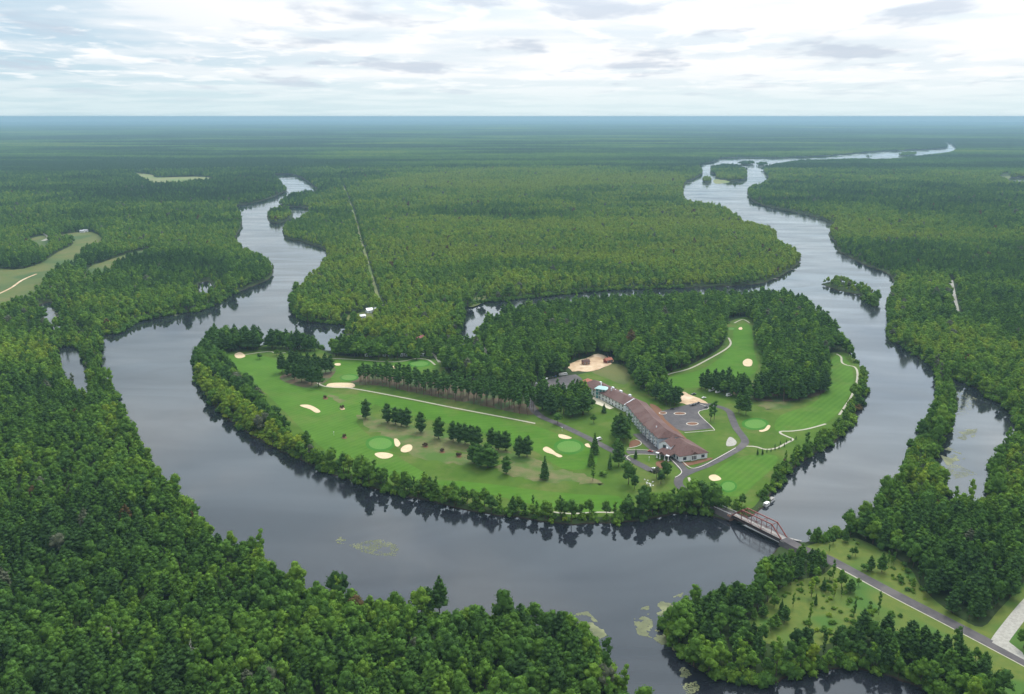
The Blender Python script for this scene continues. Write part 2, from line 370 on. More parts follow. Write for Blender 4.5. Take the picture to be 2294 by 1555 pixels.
# water: dark brown river, sky mirrored, patches of ripple
def water_mat():
    m, N, L = newmat('river_water')
    geo = N.new('ShaderNodeNewGeometry')
    n = N.new('ShaderNodeTexNoise'); n.inputs['Scale'].default_value = 0.006; n.inputs['Detail'].default_value = 5; n.inputs['Distortion'].default_value = 1.0; L.new(geo.outputs['Position'], n.inputs['Vector'])
    mr = N.new('ShaderNodeMapRange'); mr.inputs[1].default_value = 0.38; mr.inputs[2].default_value = 0.66; mr.inputs[3].default_value = 0.02; mr.inputs[4].default_value = 0.16; L.new(n.outputs[0], mr.inputs[0])
    w = N.new('ShaderNodeTexNoise'); w.inputs['Scale'].default_value = 0.55; w.inputs['Detail'].default_value = 4; L.new(geo.outputs['Position'], w.inputs['Vector'])
    bp = N.new('ShaderNodeBump'); bp.inputs['Strength'].default_value = 0.05; bp.inputs['Distance'].default_value = 0.05; L.new(w.outputs[0], bp.inputs['Height'])
    b = N.new('ShaderNodeBsdfDiffuse'); b.inputs[0].default_value = (0.014, 0.016, 0.022, 1)
    gl = N.new('ShaderNodeBsdfGlossy'); L.new(mr.outputs[0], gl.inputs['Roughness']); L.new(bp.outputs[0], gl.inputs['Normal']); gl.inputs[0].default_value = (0.92, 0.98, 1, 1)
    fr = N.new('ShaderNodeFresnel'); fr.inputs[0].default_value = 1.38
    wmp = N.new('ShaderNodeMapping'); wmp.inputs['Rotation'].default_value = (0, 0, 0.5); wmp.inputs['Scale'].default_value = (0.35, 1.0, 1.0); L.new(geo.outputs['Position'], wmp.inputs[0])
    wn2 = N.new('ShaderNodeTexNoise'); wn2.inputs['Scale'].default_value = 0.012; wn2.inputs['Detail'].default_value = 6; wn2.inputs['Distortion'].default_value = 1.5; L.new(wmp.outputs[0], wn2.inputs['Vector'])
    wr2 = N.new('ShaderNodeMapRange'); wr2.inputs[1].default_value = 0.35; wr2.inputs[2].default_value = 0.65; wr2.inputs[3].default_value = 0.88; wr2.inputs[4].default_value = 1.12; L.new(wn2.outputs[0], wr2.inputs[0])
    wmu = N.new('ShaderNodeMath'); wmu.operation = 'MULTIPLY'; wmu.use_clamp = True; L.new(fr.outputs[0], wmu.inputs[0]); L.new(wr2.outputs[0], wmu.inputs[1])
    ms = N.new('ShaderNodeMixShader'); L.new(wmu.outputs[0], ms.inputs[0]); L.new(b.outputs[0], ms.inputs[1]); L.new(gl.outputs[0], ms.inputs[2])
    o = N.new('ShaderNodeOutputMaterial'); L.new(ms.outputs[0], o.inputs[0])
    return m
M['water'] = water_mat()

# ------------------------------------------------------------------ land and water
RIVER = P("613,391 622,402 640,415,n 645,424,n 636,431 600,446 560,456 531,461 536,472 541,485 541,506 531,527 529,541 555,553,n 583,565,n 608,577,n 614,592 611,612 "
 "600,626 555,645 521,659 486,679 451,695 417,699 385,703 350,712 312,719 288,731 271,745 240,747 226,749 222,759 227,773 218,800,6 229,836,8 243,850,8 257,867,8 "
 "264,900,10 288,940,n 320,985,n 345,1030,n 370,1060,n 415,1095,n 440,1130,n 458,1160,n 480,1178,n 521,1189,n 568,1206,n 608,1240,n 655,1270,n 685,1284,n 735,1292,n "
 "793,1318,n 860,1326,n 927,1330,n 1000,1350,n 1061,1352,n 1145,1344,n 1228,1350,n 1282,1358,n 1325,1388,n 1352,1425,n 1376,1468,n 1410,1515,n 1460,1540,n 1500,1570,n 1520,1640,n 1530,1760 "
 "2400,1760 2300,1640 2180,1600 2110,1556 2040,1528 1952,1502 1895,1496 1835,1501 1768,1515 1700,1531 1640,1524 1596,1512 1556,1494 1522,1458 1500,1435 1487,1402 1484,1378,8 "
 "1510,1345,n 1540,1322,n 1582,1302,n 1640,1290,n 1675,1280,n 1701,1266,n 1722,1240,6 1742,1218,3 1768,1212,2 1795,1211 1820,1205,2 1850,1195,4 1880,1170,8 1912,1140,n 1940,1122,n 1968,1100,n 1982,1078,n 2003,1062,n 2026,1036,n "
 "2037,992,10 2053,976,8 2067,950,5 2089,930 2097,902 2103,874 2100,845 2093,828 2071,807 2043,790 2014,772 1995,760 1991,740 1995,722 1990,701 1994,659 2001,630 1982,609 1941,595 1906,577 1878,563 "
 "1874,545 1855,526 1866,505 1849,495 1817,484 1764,472 1711,461 1682,447 1673,430 1682,415,n 1707,408,n 1723,396,n 1709,382 1721,370,n 1750,364,n 1799,358,n 1856,357,n 1920,355,n 1977,356,n 2034,352,n 2083,345,n 2126,341,n 2146,330,n "
 "2126,320 2110,321 2121,327 2112,333 2048,336 1977,339 1924,343 1870,348 1799,352 1728,354 1622,354 1601,362 1565,370 1575,382,n 1546,398,n 1533,414 1536,442,n 1569,454,n 1604,459,n 1650,475,n 1668,494,n 1700,499,n 1736,510,n 1746,535,n 1786,552,n 1795,574,8 "
 "1780,598 1743,620 1693,636 1560,643 1460,646 1360,649 1260,660 1180,668 1086,677 1030,693 1037,705 1030,742 1010,758 960,764 895,766 840,763 794,759 772,752 784,733 760,726 739,724 694,721 668,710 652,679 669,640,6 725,578,10 729,560 705,550 669,540 640,534 633,520 633,505,10 652,492,n 690,473,n "
 "688,467 656,463,2 622,452,n 632,445,n 660,431,n 712,423,n 691,409 667,395 646,391")
ISLAND = P("435,834 438,810 455,785 475,772 500,765 575,765,6 600,764 640,764 680,768 712,775 728,782,2 790,777,4 900,776,4 985,774,4 1040,772,8 1066,745,18 1084,706,18 1150,679,20 1260,663,20 1360,655,20 1500,651,20 1620,646,20 1690,645,20 1740,642,20 1792,650,20 1845,685,20 1880,722,20 1908,765,18 1928,800,12 "
 "1937,830 1940,864 1930,895 1919,916 1907,941 1888,962 1877,983 1836,1010 1792,1034 1777,1047 1750,1080 1729,1105 1700,1145 1668,1158 1637,1164 1600,1155 1563,1147 1525,1148 1486,1155 1430,1163 1370,1170 1320,1172 1254,1171 1172,1160 1100,1152 1056,1143 979,1124 902,1108 824,1087 747,1062 670,1027 631,1010 574,980 516,942 469,896 446,857")
ISLETS = [P("1842,637 1838,618,n 1862,612,n 1888,612,n 1925,622,n 1944,622,n 1956,640,10 1963,665 1964,686 1955,684 1938,673 1931,662 1888,652 1860,644"),
          P("1597,372,n 1612,366,n 1640,366,n 1668,374,n 1672,386 1673,400 1655,405 1630,405 1602,399 1604,390,4 1590,380,n"),
          P("1574,407 1574,402 1584,400 1593,402 1593,408 1584,410"),
          P("1657,368 1664,365 1680,365 1688,368 1676,370"), P("1695,370 1704,367 1716,370 1706,372"),
          P("1941,353 1945,350 1950,351 1949,354"), P("2008,347 2030,344 2052,346 2030,349"),
          P("598,488 600,468,n 622,462,n 652,463,n 655,480,n 650,490 628,499 606,499")]
PONDS = [P("132,796,4 153,782,4 181,787,9 192,840,12 186,862,12 168,850,12 150,835,12 139,815,9"), P("90,694 111,683 125,693 141,712,10 137,724,10 110,718,10"),
         P("448,636 469,633 482,654,7 465,655,7 449,649,4"),
         P("2124,848 2152,863 2187,880 2216,904 2245,915 2264,949 2266,975 2241,1004 2216,1041 2207,1072,n 2180,1080,n 2147,1070,n 2133,1083,n 2122,1062 2105,1035 2101,1012 2117,984 2131,955 2141,917 2132,874"),
         P("2052,1090,n 2068,1096,n 2062,1102,n"), P("2084,1106,n 2098,1104,n 2094,1116,n"),
         P("2279,406 2288,401 2330,400 2360,405 2330,411 2290,411")]
RIVER = catmull(RIVER, 3); ISLAND = catmull(ISLAND, 3)
ISLETS = [catmull(p, 3) for p in ISLETS]; PONDS = [catmull(grow(p, (1.3, 1.25, 1.1, 1.12, 1, 1, 1.7)[i]), 3) for i, p in enumerate(PONDS)]
def water_sd(X, Y, lim=60.0):
    """signed distance: positive on land, negative in water (cut off at lim)"""
    w = inside(X, Y, RIVER)
    d = dist_lim(X, Y, RIVER, lim)
    for p in [ISLAND] + ISLETS:
        w &= ~inside(X, Y, p); d = np.minimum(d, dist_lim(X, Y, p, lim))
    for p in PONDS:
        w |= inside(X, Y, p); d = np.minimum(d, dist_lim(X, Y, p, lim))
    return np.where(w, -d, d)

# ground: one sheet of rings round the camera's foot point, finer where it is seen
RAD = 1.0 / np.linspace(1/290.0, 1/30000.0, 760)
RAD = np.concatenate([[1.0, 60, 150, 240], RAD, [36000.0, 44000.0, 52000.0, 62000.0]])
AZ = np.concatenate([np.radians(np.linspace(-180, -37, 40)), np.radians(np.linspace(-36.5, 36.5, 800)), np.radians(np.linspace(37, 180, 40))])
rr, aa = np.meshgrid(RAD, AZ, indexing='ij')
def horizon_r(az):        # the land's edge: the skyline sinks a little toward the sides
    t = min(abs(math.tan(az)) / math.tan(R(30.0)), 1.35) if abs(az) < R(40) else 1.35
    return FPX * CAM_H / ((8.6 + 3.0 * t*t) * math.cos(min(abs(az), R(40))))
edge = np.array([(min(62000, horizon_r(a)) - 18000) / 44000 for a in AZ])
rr = np.where(rr > 18000, 18000 + (rr - 18000) * edge[None, :], rr)
GX = rr * np.sin(aa); GY = rr * np.cos(aa)
jx = (fbm(GX/9, GY/9, 3) - 0.5) * 5; jy = (fbm(GX/9, GY/9, 9) - 0.5) * 5
SD = water_sd(GX + jx, GY + jy)
GZ = np.clip(SD / 1.6, -2.0, 1.0)
relief = np.clip((rr - 4500) / 6000, 0, 1) * ((fbm(GX/2600, GY/2600, 21, 3) - 0.35) * 34)
GZ = np.where(SD > 8, GZ + np.maximum(relief, 0) * np.clip((SD - 8) / 40, 0, 1), GZ)
nr, na = rr.shape
idx = np.arange(nr*na).reshape(nr, na)
Fq = np.stack([idx[:-1, :-1], idx[:-1, 1:], idx[1:, 1:], idx[1:, :-1]], -1).reshape(-1, 4)
def forest_floor_mat():
    m, N, L = newmat('forest_floor')
    geo = N.new('ShaderNodeNewGeometry'); pos = geo.outputs['Position']
    def noise(s, d=5, r=0.6):
        n = N.new('ShaderNodeTexNoise'); n.inputs['Scale'].default_value = s; n.inputs['Detail'].default_value = d; n.inputs['Roughness'].default_value = r; L.new(pos, n.inputs['Vector']); return n.outputs[0]
    def rampf(f, a, b):
        n = N.new('ShaderNodeMapRange'); n.inputs[1].default_value = a; n.inputs[2].default_value = b; L.new(f, n.inputs[0]); return n.outputs[0]
    def mix(f, a, b):
        n = N.new('ShaderNodeMix'); n.data_type = 'RGBA'; L.new(f, n.inputs[0])
        for i, v in ((6, a), (7, b)):
            if isinstance(v, tuple): n.inputs[i].default_value = v + (1,)
            else: L.new(v, n.inputs[i])
        return n.outputs[2]
    near = mix(rampf(noise(0.07), .35, .65), (0.030, 0.042, 0.018), (0.040, 0.070, 0.022))
    far = mix(rampf(noise(0.0012, 8, 0.7), .38, .62), (0.016, 0.045, 0.020), (0.032, 0.080, 0.026))  # far ground stands for canopy; its self-shadow is put into the colour
    far = mix(rampf(noise(0.0045, 4), .60, .72), far, (0.075, 0.12, 0.045))
    ln = N.new('ShaderNodeVectorMath'); ln.operation = 'LENGTH'; L.new(pos, ln.inputs[0])
    c = mix(rampf(ln.outputs['Value'], 5000, 8000), near, far)
    # damp brown mud on the bank
    sz = N.new('ShaderNodeSeparateXYZ'); L.new(pos, sz.inputs[0])
    c = mix(rampf(sz.outputs[2], 0.75, 0.3), c, (0.030, 0.022, 0.018))
    b = N.new('ShaderNodeBsdfPrincipled'); L.new(c, b.inputs['Base Color']); b.inputs['Roughness'].default_value = 0.95; b.inputs['Specular IOR Level'].default_value = 0.05
    o = N.new('ShaderNodeOutputMaterial'); L.new(b.outputs[0], o.inputs[0])
    return m
M['floor'] = forest_floor_mat()
ground = link('ground', mesh_np('ground', np.stack([GX, GY, GZ], -1).reshape(-1, 3), Fq, (M['floor'],), smooth=True))
tag(ground, 'flat wooded land of dark soil and moss under the trees, canopy shade in its far colour', kind='structure')
# river sheet, coarse rings
wr = np.array([1, 200, 400, 800, 1600, 3200, 6400, 14000, 24000.0]); wa = np.radians(np.linspace(-180, 180, 49))
a1, a2 = np.meshgrid(wr, wa, indexing='ij'); wi = np.arange(a1.size).reshape(a1.shape)
Fw = np.stack([wi[:-1, :-1], wi[:-1, 1:], wi[1:, 1:], wi[1:, :-1]], -1).reshape(-1, 4)
tag(link('river_water', mesh_np('river_water', np.stack([a1*np.sin(a2), a1*np.cos(a2), a1*0], -1).reshape(-1, 3), Fw, (M['water'],))), 'dark calm river winding round the island', kind='structure')

# sampling of the shore distance for scattering
iaz0 = 40; naz = 800
def sd_at(X, Y):
    r = np.hypot(X, Y); a = np.degrees(np.arctan2(X, Y))
    fr = (1/290.0 - 1/np.clip(r, 291, 23900)) / (1/290.0 - 1/30000.0) * 759
    fa = np.clip((a + 36.5) / 73 * 799, 0, 798.99)
    i = np.clip(fr.astype(int), 0, 758); j = fa.astype(int); u = fr - i; v = fa - j
    S = SD[4:764, iaz0:iaz0+800]
    return (S[i, j]*(1-u)*(1-v) + S[i+1, j]*u*(1-v) + S[i, j+1]*(1-u)*v + S[i+1, j+1]*u*v)
def gz_at(X, Y):
    r = np.hypot(X, Y)
    s = sd_at(X, Y)
    rel = np.clip((r - 4500) / 6000, 0, 1) * ((fbm(X/2600, Y/2600, 21, 3) - 0.35) * 34)
    return np.where(s > 8, 1 + np.maximum(rel, 0) * np.clip((s - 8) / 40, 0, 1), np.clip(s / 2.5, 0.2, 1.0))

# ------------------------------------------------------------------ sheets laid on the land
SHEETS = [0]      # every sheet lies a hair above the one before
def sheet(name, poly, z, mat, label=None, smooth=3, kind='structure', wob=0.0):
    if smooth: poly = catmull(poly, smooth)
    if wob: poly = [(x + (rnd.random()-.5)*wob, y + (rnd.random()-.5)*wob) for x, y in poly]
    bm = bmesh.new()
    SHEETS[0] += 1; z = z + 0.0008 * SHEETS[0]
    vs = [bm.verts.new((x, y, z)) for x, y in poly]
    es = [bm.edges.new((vs[i], vs[(i+1) % len(vs)])) for i in range(len(vs))]
    bmesh.ops.triangle_fill(bm, use_beauty=True, use_dissolve=False, edges=es, normal=(0, 0, 1))
    bmesh.ops.recalc_face_normals(bm, faces=bm.faces[:])
    if bm.faces and sum(f.normal.z for f in bm.faces) < 0: bmesh.ops.reverse_faces(bm, faces=bm.faces[:])
    me = bpy.data.meshes.new(name); bm.to_mesh(me); bm.free(); me.materials.append(mat)
    return tag(link(name, me), label, kind=kind)
def ellipse(px, py, rx, ry, n=20, rot=0.0):
    return [g(px + rx*math.cos(2*math.pi*k/n)*math.cos(rot) - ry*math.sin(2*math.pi*k/n)*math.sin(rot),
              py + rx*math.cos(2*math.pi*k/n)*math.sin(rot) + ry*math.sin(2*math.pi*k/n)*math.cos(rot)) for k in range(n)]
def ribbon(name, pts, width, z, mat, label=None, kind='structure', n=6, thick=0.0):
    """pts: (x, y) or (x, y, z) world points"""
    p3 = [(p[0], p[1], p[2] if len(p) > 2 else z) for p in pts]
    c = catmull(p3, n, closed=False); V = []; F = []
    for i, p in enumerate(c):
        q0 = c[max(i-1, 0)]; q1 = c[min(i+1, len(c)-1)]
        dx, dy = q1[0]-q0[0], q1[1]-q0[1]; L = math.hypot(dx, dy) or 1
        nx, ny = -dy/L*width/2, dx/L*width/2
        V += [(p[0]+nx, p[1]+ny, p[2]), (p[0]-nx, p[1]-ny, p[2])]
        if thick: V += [(p[0]+nx*(1+thick), p[1]+ny*(1+thick), 0.9), (p[0]-nx*(1+thick), p[1]-ny*(1+thick), 0.9)]
    k = 4 if thick else 2
    for i in range(len(c)-1):
        a = i*k; b = a + k
        F.append((a+1, b+1, b, a))
        if thick: F += [(a, b, b+2, a+2), (a+3, b+3, b+1, a+1)]
    return tag(link(name, mesh_np(name, np.array(V), F, (mat,))), label, kind=kind)

# golf course turf
LAWN = P("482,798 520,778 560,784 610,770 650,778 700,778 739,792 786,798 902,803 971,803 1000,830 1010,862 950,866 1050,890 1180,915 1205,900 1225,870 1285,846 1300,838 1380,822 1402,818 1440,870 1480,868 1484,838 1540,820 1600,790 1622,765 1626,728 1660,712 1692,712 1700,760 1720,800 1740,850 1790,880 1840,860 1852,800 1866,790 1900,792 1921,810 "
 "1927,830 1929,862 1915,895 1895,935 1870,965 1830,990 1784,1018 1742,1066 1716,1095 1690,1135 1655,1148 1630,1150 1590,1140 1563,1133 1486,1140 1370,1157 1254,1158 1172,1146 1056,1130 979,1111 902,1095 824,1074 747,1049 676,1014 640,998 590,970 535,930 490,885 466,850 462,815")
sheet('rough_grass', LAWN, 1.05, M['lawn'], 'green rough grass of the golf course on the island', 3)
sheet('pasture', P("1326,834 1345,828 1372,815 1400,822 1412,845 1398,862 1360,848"), 1.10, M['field2'], 'mown olive grass behind the lodge')
FAIRS = [("500,800 560,795 620,805 650,830 690,862 730,880 790,884 850,892 810,930 800,950 845,990 910,1035 960,1068 900,1075 840,1062 760,1030 700,985 650,935 600,885 550,840", 'fair', 'striped fairway along the left side of the island'),
 ("745,812 790,802 870,808 960,806 985,818 975,832 900,832 820,834 790,850 760,862 742,850", 'fair', 'fairway behind the pine plantation'),
 ("800,880 900,895 1017,918 1133,941 1200,955 1255,975 1330,1010 1330,1045 1260,1050 1200,1012 1140,995 1090,972 1000,948 940,935 860,915", 'fair2', 'bright fairway between the cart path and the pine row'),
 ("980,1075 1100,1085 1200,1098 1300,1108 1385,1112 1390,1138 1300,1148 1200,1132 1100,1108 1000,1092", 'fair2', 'fairway strip along the south shore'),
 ("1500,845 1560,832 1610,805 1640,770 1645,735 1672,724 1685,745 1690,790 1698,825 1670,850 1640,862 1590,868 1520,868 1500,860", 'fair2', 'long fairway running back into the pine wood'),
 ("1868,800 1890,798 1908,825 1912,860 1895,900 1868,935 1830,955 1760,968 1735,960 1750,930 1820,905 1850,870 1858,830", 'fair', 'curving striped fairway beside the east shore'),
 ("1600,1060 1630,1035 1680,1020 1740,1022 1730,1050 1690,1085 1665,1110 1620,1110 1600,1090", 'fair', 'round striped fairway above the bridge')]
for s, m, lab in FAIRS: sheet('fairway', P(s), 1.09, M[m], lab)
for s, lab in [("805,928 870,940 960,962 1030,980 1110,1005 1200,1030 1230,1050 1160,1042 1080,1018 980,1005 930,1005 890,985 840,968 815,950", 'patchy dry rough round the pine row'),
               ("1110,1045 1200,1040 1250,1052 1310,1066 1350,1085 1290,1082 1200,1078 1150,1066", 'dry brown rough by the lone spruces'),
               ("1700,905 1760,900 1770,912 1720,918", 'dry bare patch by the east green'), ("735,880 770,895 760,905", 'dry patch by the left bunker'),
               ("895,1005 960,992 1010,1005 1080,1030 1050,1040 960,1030", 'dry rough by the red shrubs')]:
    sheet('dry_grass', P(s), 1.12, M['dry'], lab, 6, wob=7)
NEED = [("790,862 850,864 950,884 1050,903 1190,930 1196,905 1100,885 1000,860 850,838 800,840", 'brown needle floor of the pine plantation'),
        ("1640,880 1700,898 1780,898 1850,876 1850,820 1800,800 1740,800 1712,830 1690,860", 'brown needle floor under the east pines'),
        ("630,852 700,870 745,842 748,822 690,826 640,836", 'needle floor of the left pine clump')]
for s, lab in NEED: sheet('needle_ground', P(s), 1.13, M['needles'], lab)
GREENS = [(852, 994, 26, 13, 'left putting green beside three bunkers'), (1275, 1001, 27, 13, 'putting green beside the entrance road'), (1692, 950, 24, 10, 'putting green right of the loop road'),
          (1632, 1090, 15, 10, 'putting green above the bridge'), (939, 815, 20, 5.5, 'far putting green at the bend of the cart path'), (782, 846, 17, 6, 'putting green left of the plantation'), (1638, 737, 7, 2.5, 'small tee patch in the far clearing')]
for x, y, a, b, lab in GREENS:
    sheet('green_collar', ellipse(x, y, a*1.28, b*1.35), 1.14, M['collar'], 'dark collar of the ' + lab, 0)
    sheet('putting_green', ellipse(x, y, a, b), 1.17, M['green'], lab, 0)
BUNK = [("672,908 690,907 706,913 718,922 708,925 694,917 678,912", 'long curved bunker on the left fairway'), ("839,1018 850,1014 868,1015 881,1020 870,1027 852,1027", 'wide bunker below the left green'),
        ("883,984 890,984 897,994 892,1001 885,998", 'tall narrow bunker right of the left green'), ("898,1006 905,999 918,996 924,1002 920,1010 908,1014 899,1012", 'round bunker right of the left green'),
        ("734,861 750,858 790,859 790,869 736,868", 'bunker strip left of the plantation'), ("1216,1006 1224,1001 1236,1007 1246,1015 1260,1022 1252,1025 1238,1018 1222,1013", 'curled bunker left of the entrance green'),
        ("1251,974 1262,974 1281,981 1270,984 1254,981", 'bunker above the entrance green'), ("1310,996 1318,994 1323,1003 1314,1001", 'small bunker right of the entrance green'),
        ("1700,965 1712,962 1720,953 1726,955 1720,964 1706,968", 'bunker below the east green'), ("1588,1068 1595,1064 1606,1065 1616,1074 1600,1078 1590,1074", 'bunker above the bridge'),
        ("1664,811 1674,804 1685,808 1683,820 1668,820", 'bunker in the far clearing'), ("1655,735 1661,733 1663,738 1656,739", 'tiny bunker at the far end of the clearing'),
        ("526,794 538,789 550,798 538,803 528,801", 'bunker by the north-west grove'), ("750,815 762,814 762,819 752,819", 'small bunker behind the pine clump'), ("872,822 886,820 888,825 876,825", 'small bunker behind the plantation')]
for s, lab in BUNK: sheet('sand_bunker', P(s), 1.16, M['sand'], lab)
sheet('gravel_bed', P("1627,992 1633,980 1641,981 1650,990 1646,998 1629,1000"), 1.15, M['gravel'], 'grey gravel bed beside the loop road')
sheet('bare_ground', P("1272,820 1295,808 1314,803 1339,793 1372,807 1368,816 1347,826 1326,832 1297,832 1282,832"), 1.16, M['dirt'], 'bare sandy building plot behind the lodge', wob=3)
sheet('bare_ground', P("1511,878 1526,877 1553,888 1587,903 1575,908 1553,908 1528,905 1514,895"), 1.16, M['dirt'], 'bare sandy plot above the parking lot', wob=3)
sheet('bare_ground', P("1455,905 1475,912 1492,932 1520,965 1540,985 1530,986 1500,960 1468,925"), 1.14, M['mulch'], 'narrow red soil bed along the back of the lodge')
sheet('patio', P("1322,888 1339,891 1376,914 1366,917 1324,901"), 1.17, M['paver'], 'pale terrace in front of the glass tower', 0)
# asphalt and paths
LOT = P("1480,922 1506,915 1561,902 1590,905 1588,914 1563,924 1597,960 1534,967 1516,962 1490,940")
sheet('parking_lot', LOT, 1.20, M['asphalt'], 'parking lot behind the long wing', 0)
LOT2 = P("1197,862 1232,850 1262,843 1290,839 1303,848 1312,868 1290,880 1240,884 1200,890")
sheet('parking_lot', LOT2, 1.20, M['asphalt'], 'upper parking lot at the left end of the lodge', 0)
def rp(s): return P(s)
ribbon('entrance_road', rp("1210,865 1194,882 1187,897 1193,916 1215,935 1253,951 1316,981 1368,1008 1406,1027 1460,1055"), 7.5, 1.22, M['asphalt'], 'grey entrance road running past the lodge')
ribbon('drop_off_lane', rp("1404,1014 1440,1013 1478,1018 1506,1027 1530,1050 1540,1062"), 7.5, 1.24, M['asphalt'], 'short lane under the porch')
ribbon('drop_off_lane', rp("1428,972 1445,988 1462,1003 1480,1016"), 9, 1.23, M['asphalt'], 'lane along the front of the long wing')
ribbon('loop_road', rp("1585,906 1612,912 1633,922 1641,940 1650,960 1668,985 1664,998 1640,1014 1588,1041 1540,1060 1520,1076 1530,1096 1580,1118 1620,1140"), 7.0, 1.21, M['asphalt'], 'curving loop road right of the lodge')
PATHS = [("685,838 705,852 728,866 786,870 902,891 1017,914 1133,936 1199,949", 2.4, 'long straight cart path in front of the plantation'),
 ("735,803 800,806 870,811 905,809 930,804 958,806 975,818", 2.2, 'cart path behind the north fairway'),
 ("1460,852 1500,838 1545,826 1585,806 1625,783 1637,770 1632,757", 2.4, 'cart path along the far clearing'),
 ("1645,724 1664,716 1680,724", 2.0, 'cart path at the far end of the clearing'),
 ("1668,1000 1692,1001 1715,1007 1740,1004 1760,994 1776,985 1765,979 1750,972 1750,967 1775,966 1810,961 1850,950", 2.2, 'wavy pale cart path down to the river'),
 ("1874,793 1884,800 1886,812 1896,818 1915,823 1921,838 1917,865 1905,893 1895,908 1880,930", 2.2, 'pale cart path along the east shore'),
 ("1543,1070 1548,1082 1562,1090", 2.0, 'short path below the loop road'),
 ("1230,1146 1260,1150 1290,1151 1340,1148 1400,1150", 2.0, 'path along the south shore'),
 ("540,796 600,788 620,792 640,790", 2.0, 'path at the north-west grove'),
 ("1088,772,4 1088,790,4 1092,812 1100,838 1090,845 1060,850", 4.0, 'pale track through the north wood'), ("962,790 975,798 985,812", 4.0, 'track by the red cabin')]
for s, w, lab in PATHS: ribbon('cart_path', rp(s), w, 1.19, M['pathm'], lab)
# kerbs
def kerb(s, label, closed=False):
    p = P(s); mb = MB(); p = catmull(p, 4, closed)
    if closed: p = p + [p[0]]
    for a, b in zip(p[:-1], p[1:]): mb.bar((a[0], a[1], 1.25), (b[0], b[1], 1.25), 0.55, 0.26)
    o = mb.build('kerb', M['kerb']); return tag(o, label, kind='structure')
kerb("1404,1008 1440,1008 1478,1013", 'kerb above the porch lane')
kerb("1470,1020 1440,1018 1412,1020 1404,1026 1412,1032", 'curved kerb of the porch lawn')
kerb("1502,1028 1516,1042 1527,1056 1522,1065 1512,1070", 'kerb down the left of the porch lane')
kerb("1512,1016 1530,1035 1548,1049 1570,1046 1600,1031 1648,1004", 'kerb from the porch to the loop road')
kerb("1561,903 1588,915 1564,925 1598,960 1592,965 1534,970", 'cream kerb round the parking lot')
kerb("1440,962 1462,985 1478,1003", 'kerb along the front of the long wing')
kerb("1405,1005 1425,1001 1436,996 1434,989 1424,985", 'kerb of the red bed by the porch')
sheet('red_bed', P("1410,1003 1424,1000 1434,994 1432,988 1422,986 1412,990"), 1.21, M['mulch'], 'red mulch bed left of the porch')
sheet('red_bed', P("1470,1036 1485,1032 1500,1036 1498,1046 1482,1050 1471,1044"), 1.21, M['mulch'], 'red mulch bed at the foot of the porch columns')
sheet('red_bed', P("1512,1010 1528,1036 1590,1026 1592,1030 1560,1040 1526,1043 1506,1016"), 1.18, M['mulch'], 'red mulch bed round the end wing')
for x, y, a, b, lab in [(1523, 927, 14, 3, 'upper planted island in the parking lot'), (1551, 950, 14, 3.6, 'lower planted island in the parking lot'), (1485, 926, 9, 3, 'small planted island by the back roof')]:
    e = empty('parking_island', (*g(x, y), 1.2), label=lab, cat='parking island', group='planted islands in the parking lot')
    c = g(x, y); out = [(p[0]-c[0], p[1]-c[1]) for p in ellipse(x, y, a, b, 16)]; inn = [(p[0]*0.86, p[1]*0.80) for p in out]
    mb = MB(); mb.prism(out, 0, 0.18); mb.build('kerb_ring', M['kerb'], e)
    mb = MB(); mb.prism(inn, 0.1, 0.26); mb.build('mulch_top', M['mulch'], e)

# right bank: road, driveway, meadows
MEADOW = [P("1800,1232 1850,1212 1905,1205 1935,1212 1990,1240 2040,1275 2060,1310 2100,1350 2150,1385 2200,1405 2235,1370 2290,1310 2400,1180 2400,1540 2294,1480 2136,1400 2002,1332 1875,1264"),
          P("1880,1270 2002,1334 2136,1402 2294,1486 2400,1540 2400,1620 2250,1560 2190,1500 2140,1460 2060,1440 1960,1425 1880,1438 1800,1450 1710,1440 1670,1405 1700,1370 1735,1330 1780,1302 1840,1290")]
MEADOWC = [catmull(p, 3) for p in MEADOW]
for p, lab in zip(MEADOW, ('yellow-green wild meadow above the road', 'yellow-green meadow with scattered trees below the road')): sheet('meadow', p, 1.06, M['meadow'], lab)
B0 = g(1645.5, 1152, 4.5); B1 = g(1757, 1206, 4.5)
bd = Vector((B1[0]-B0[0], B1[1]-B0[1], 0)).normalized()
rr4 = [(B1[0], B1[1], 4.45), (B1[0]+bd.x*14, B1[1]+bd.y*14, 3.9)] + [(*g(x, y, 1.5), z) for x, y, z in ((1845, 1247, 1.9), (1885, 1266, 1.3), (2002, 1328, 1.2), (2136, 1397, 1.2), (2294, 1480, 1.2), (2420, 1548, 1.2), (2600, 1645, 1.2))]
ribbon('road', rr4, 7.2, 1.2, M['asphalt'], 'straight grey road leading away from the bridge', thick=0.5)
def offs(pts, d):
    o = []
    for i, p in enumerate(pts):
        q0 = pts[max(i-1, 0)]; q1 = pts[min(i+1, len(pts)-1)]; dx, dy = q1[0]-q0[0], q1[1]-q0[1]; L = math.hypot(dx, dy)
        o.append((p[0] - dy/L*d, p[1] + dx/L*d, p[2] - 0.07))
    return o
ribbon('road_shoulder', offs(rr4[3:], -4.1), 1.2, 1.15, M['pathm'], 'sandy shoulder on the near side of the road')
ribbon('gravel_drive', rp("2236,1446 2245,1428 2290,1370 2330,1325 2400,1240"), 8, 1.15, M['gravel'], 'pale gravel drive joining the road at the right edge')
sheet('gravel_drive', P("2222,1440 2236,1424 2250,1425 2262,1440 2290,1462 2300,1482"), 1.16, M['gravel'], 'flared mouth of the gravel drive', 0)
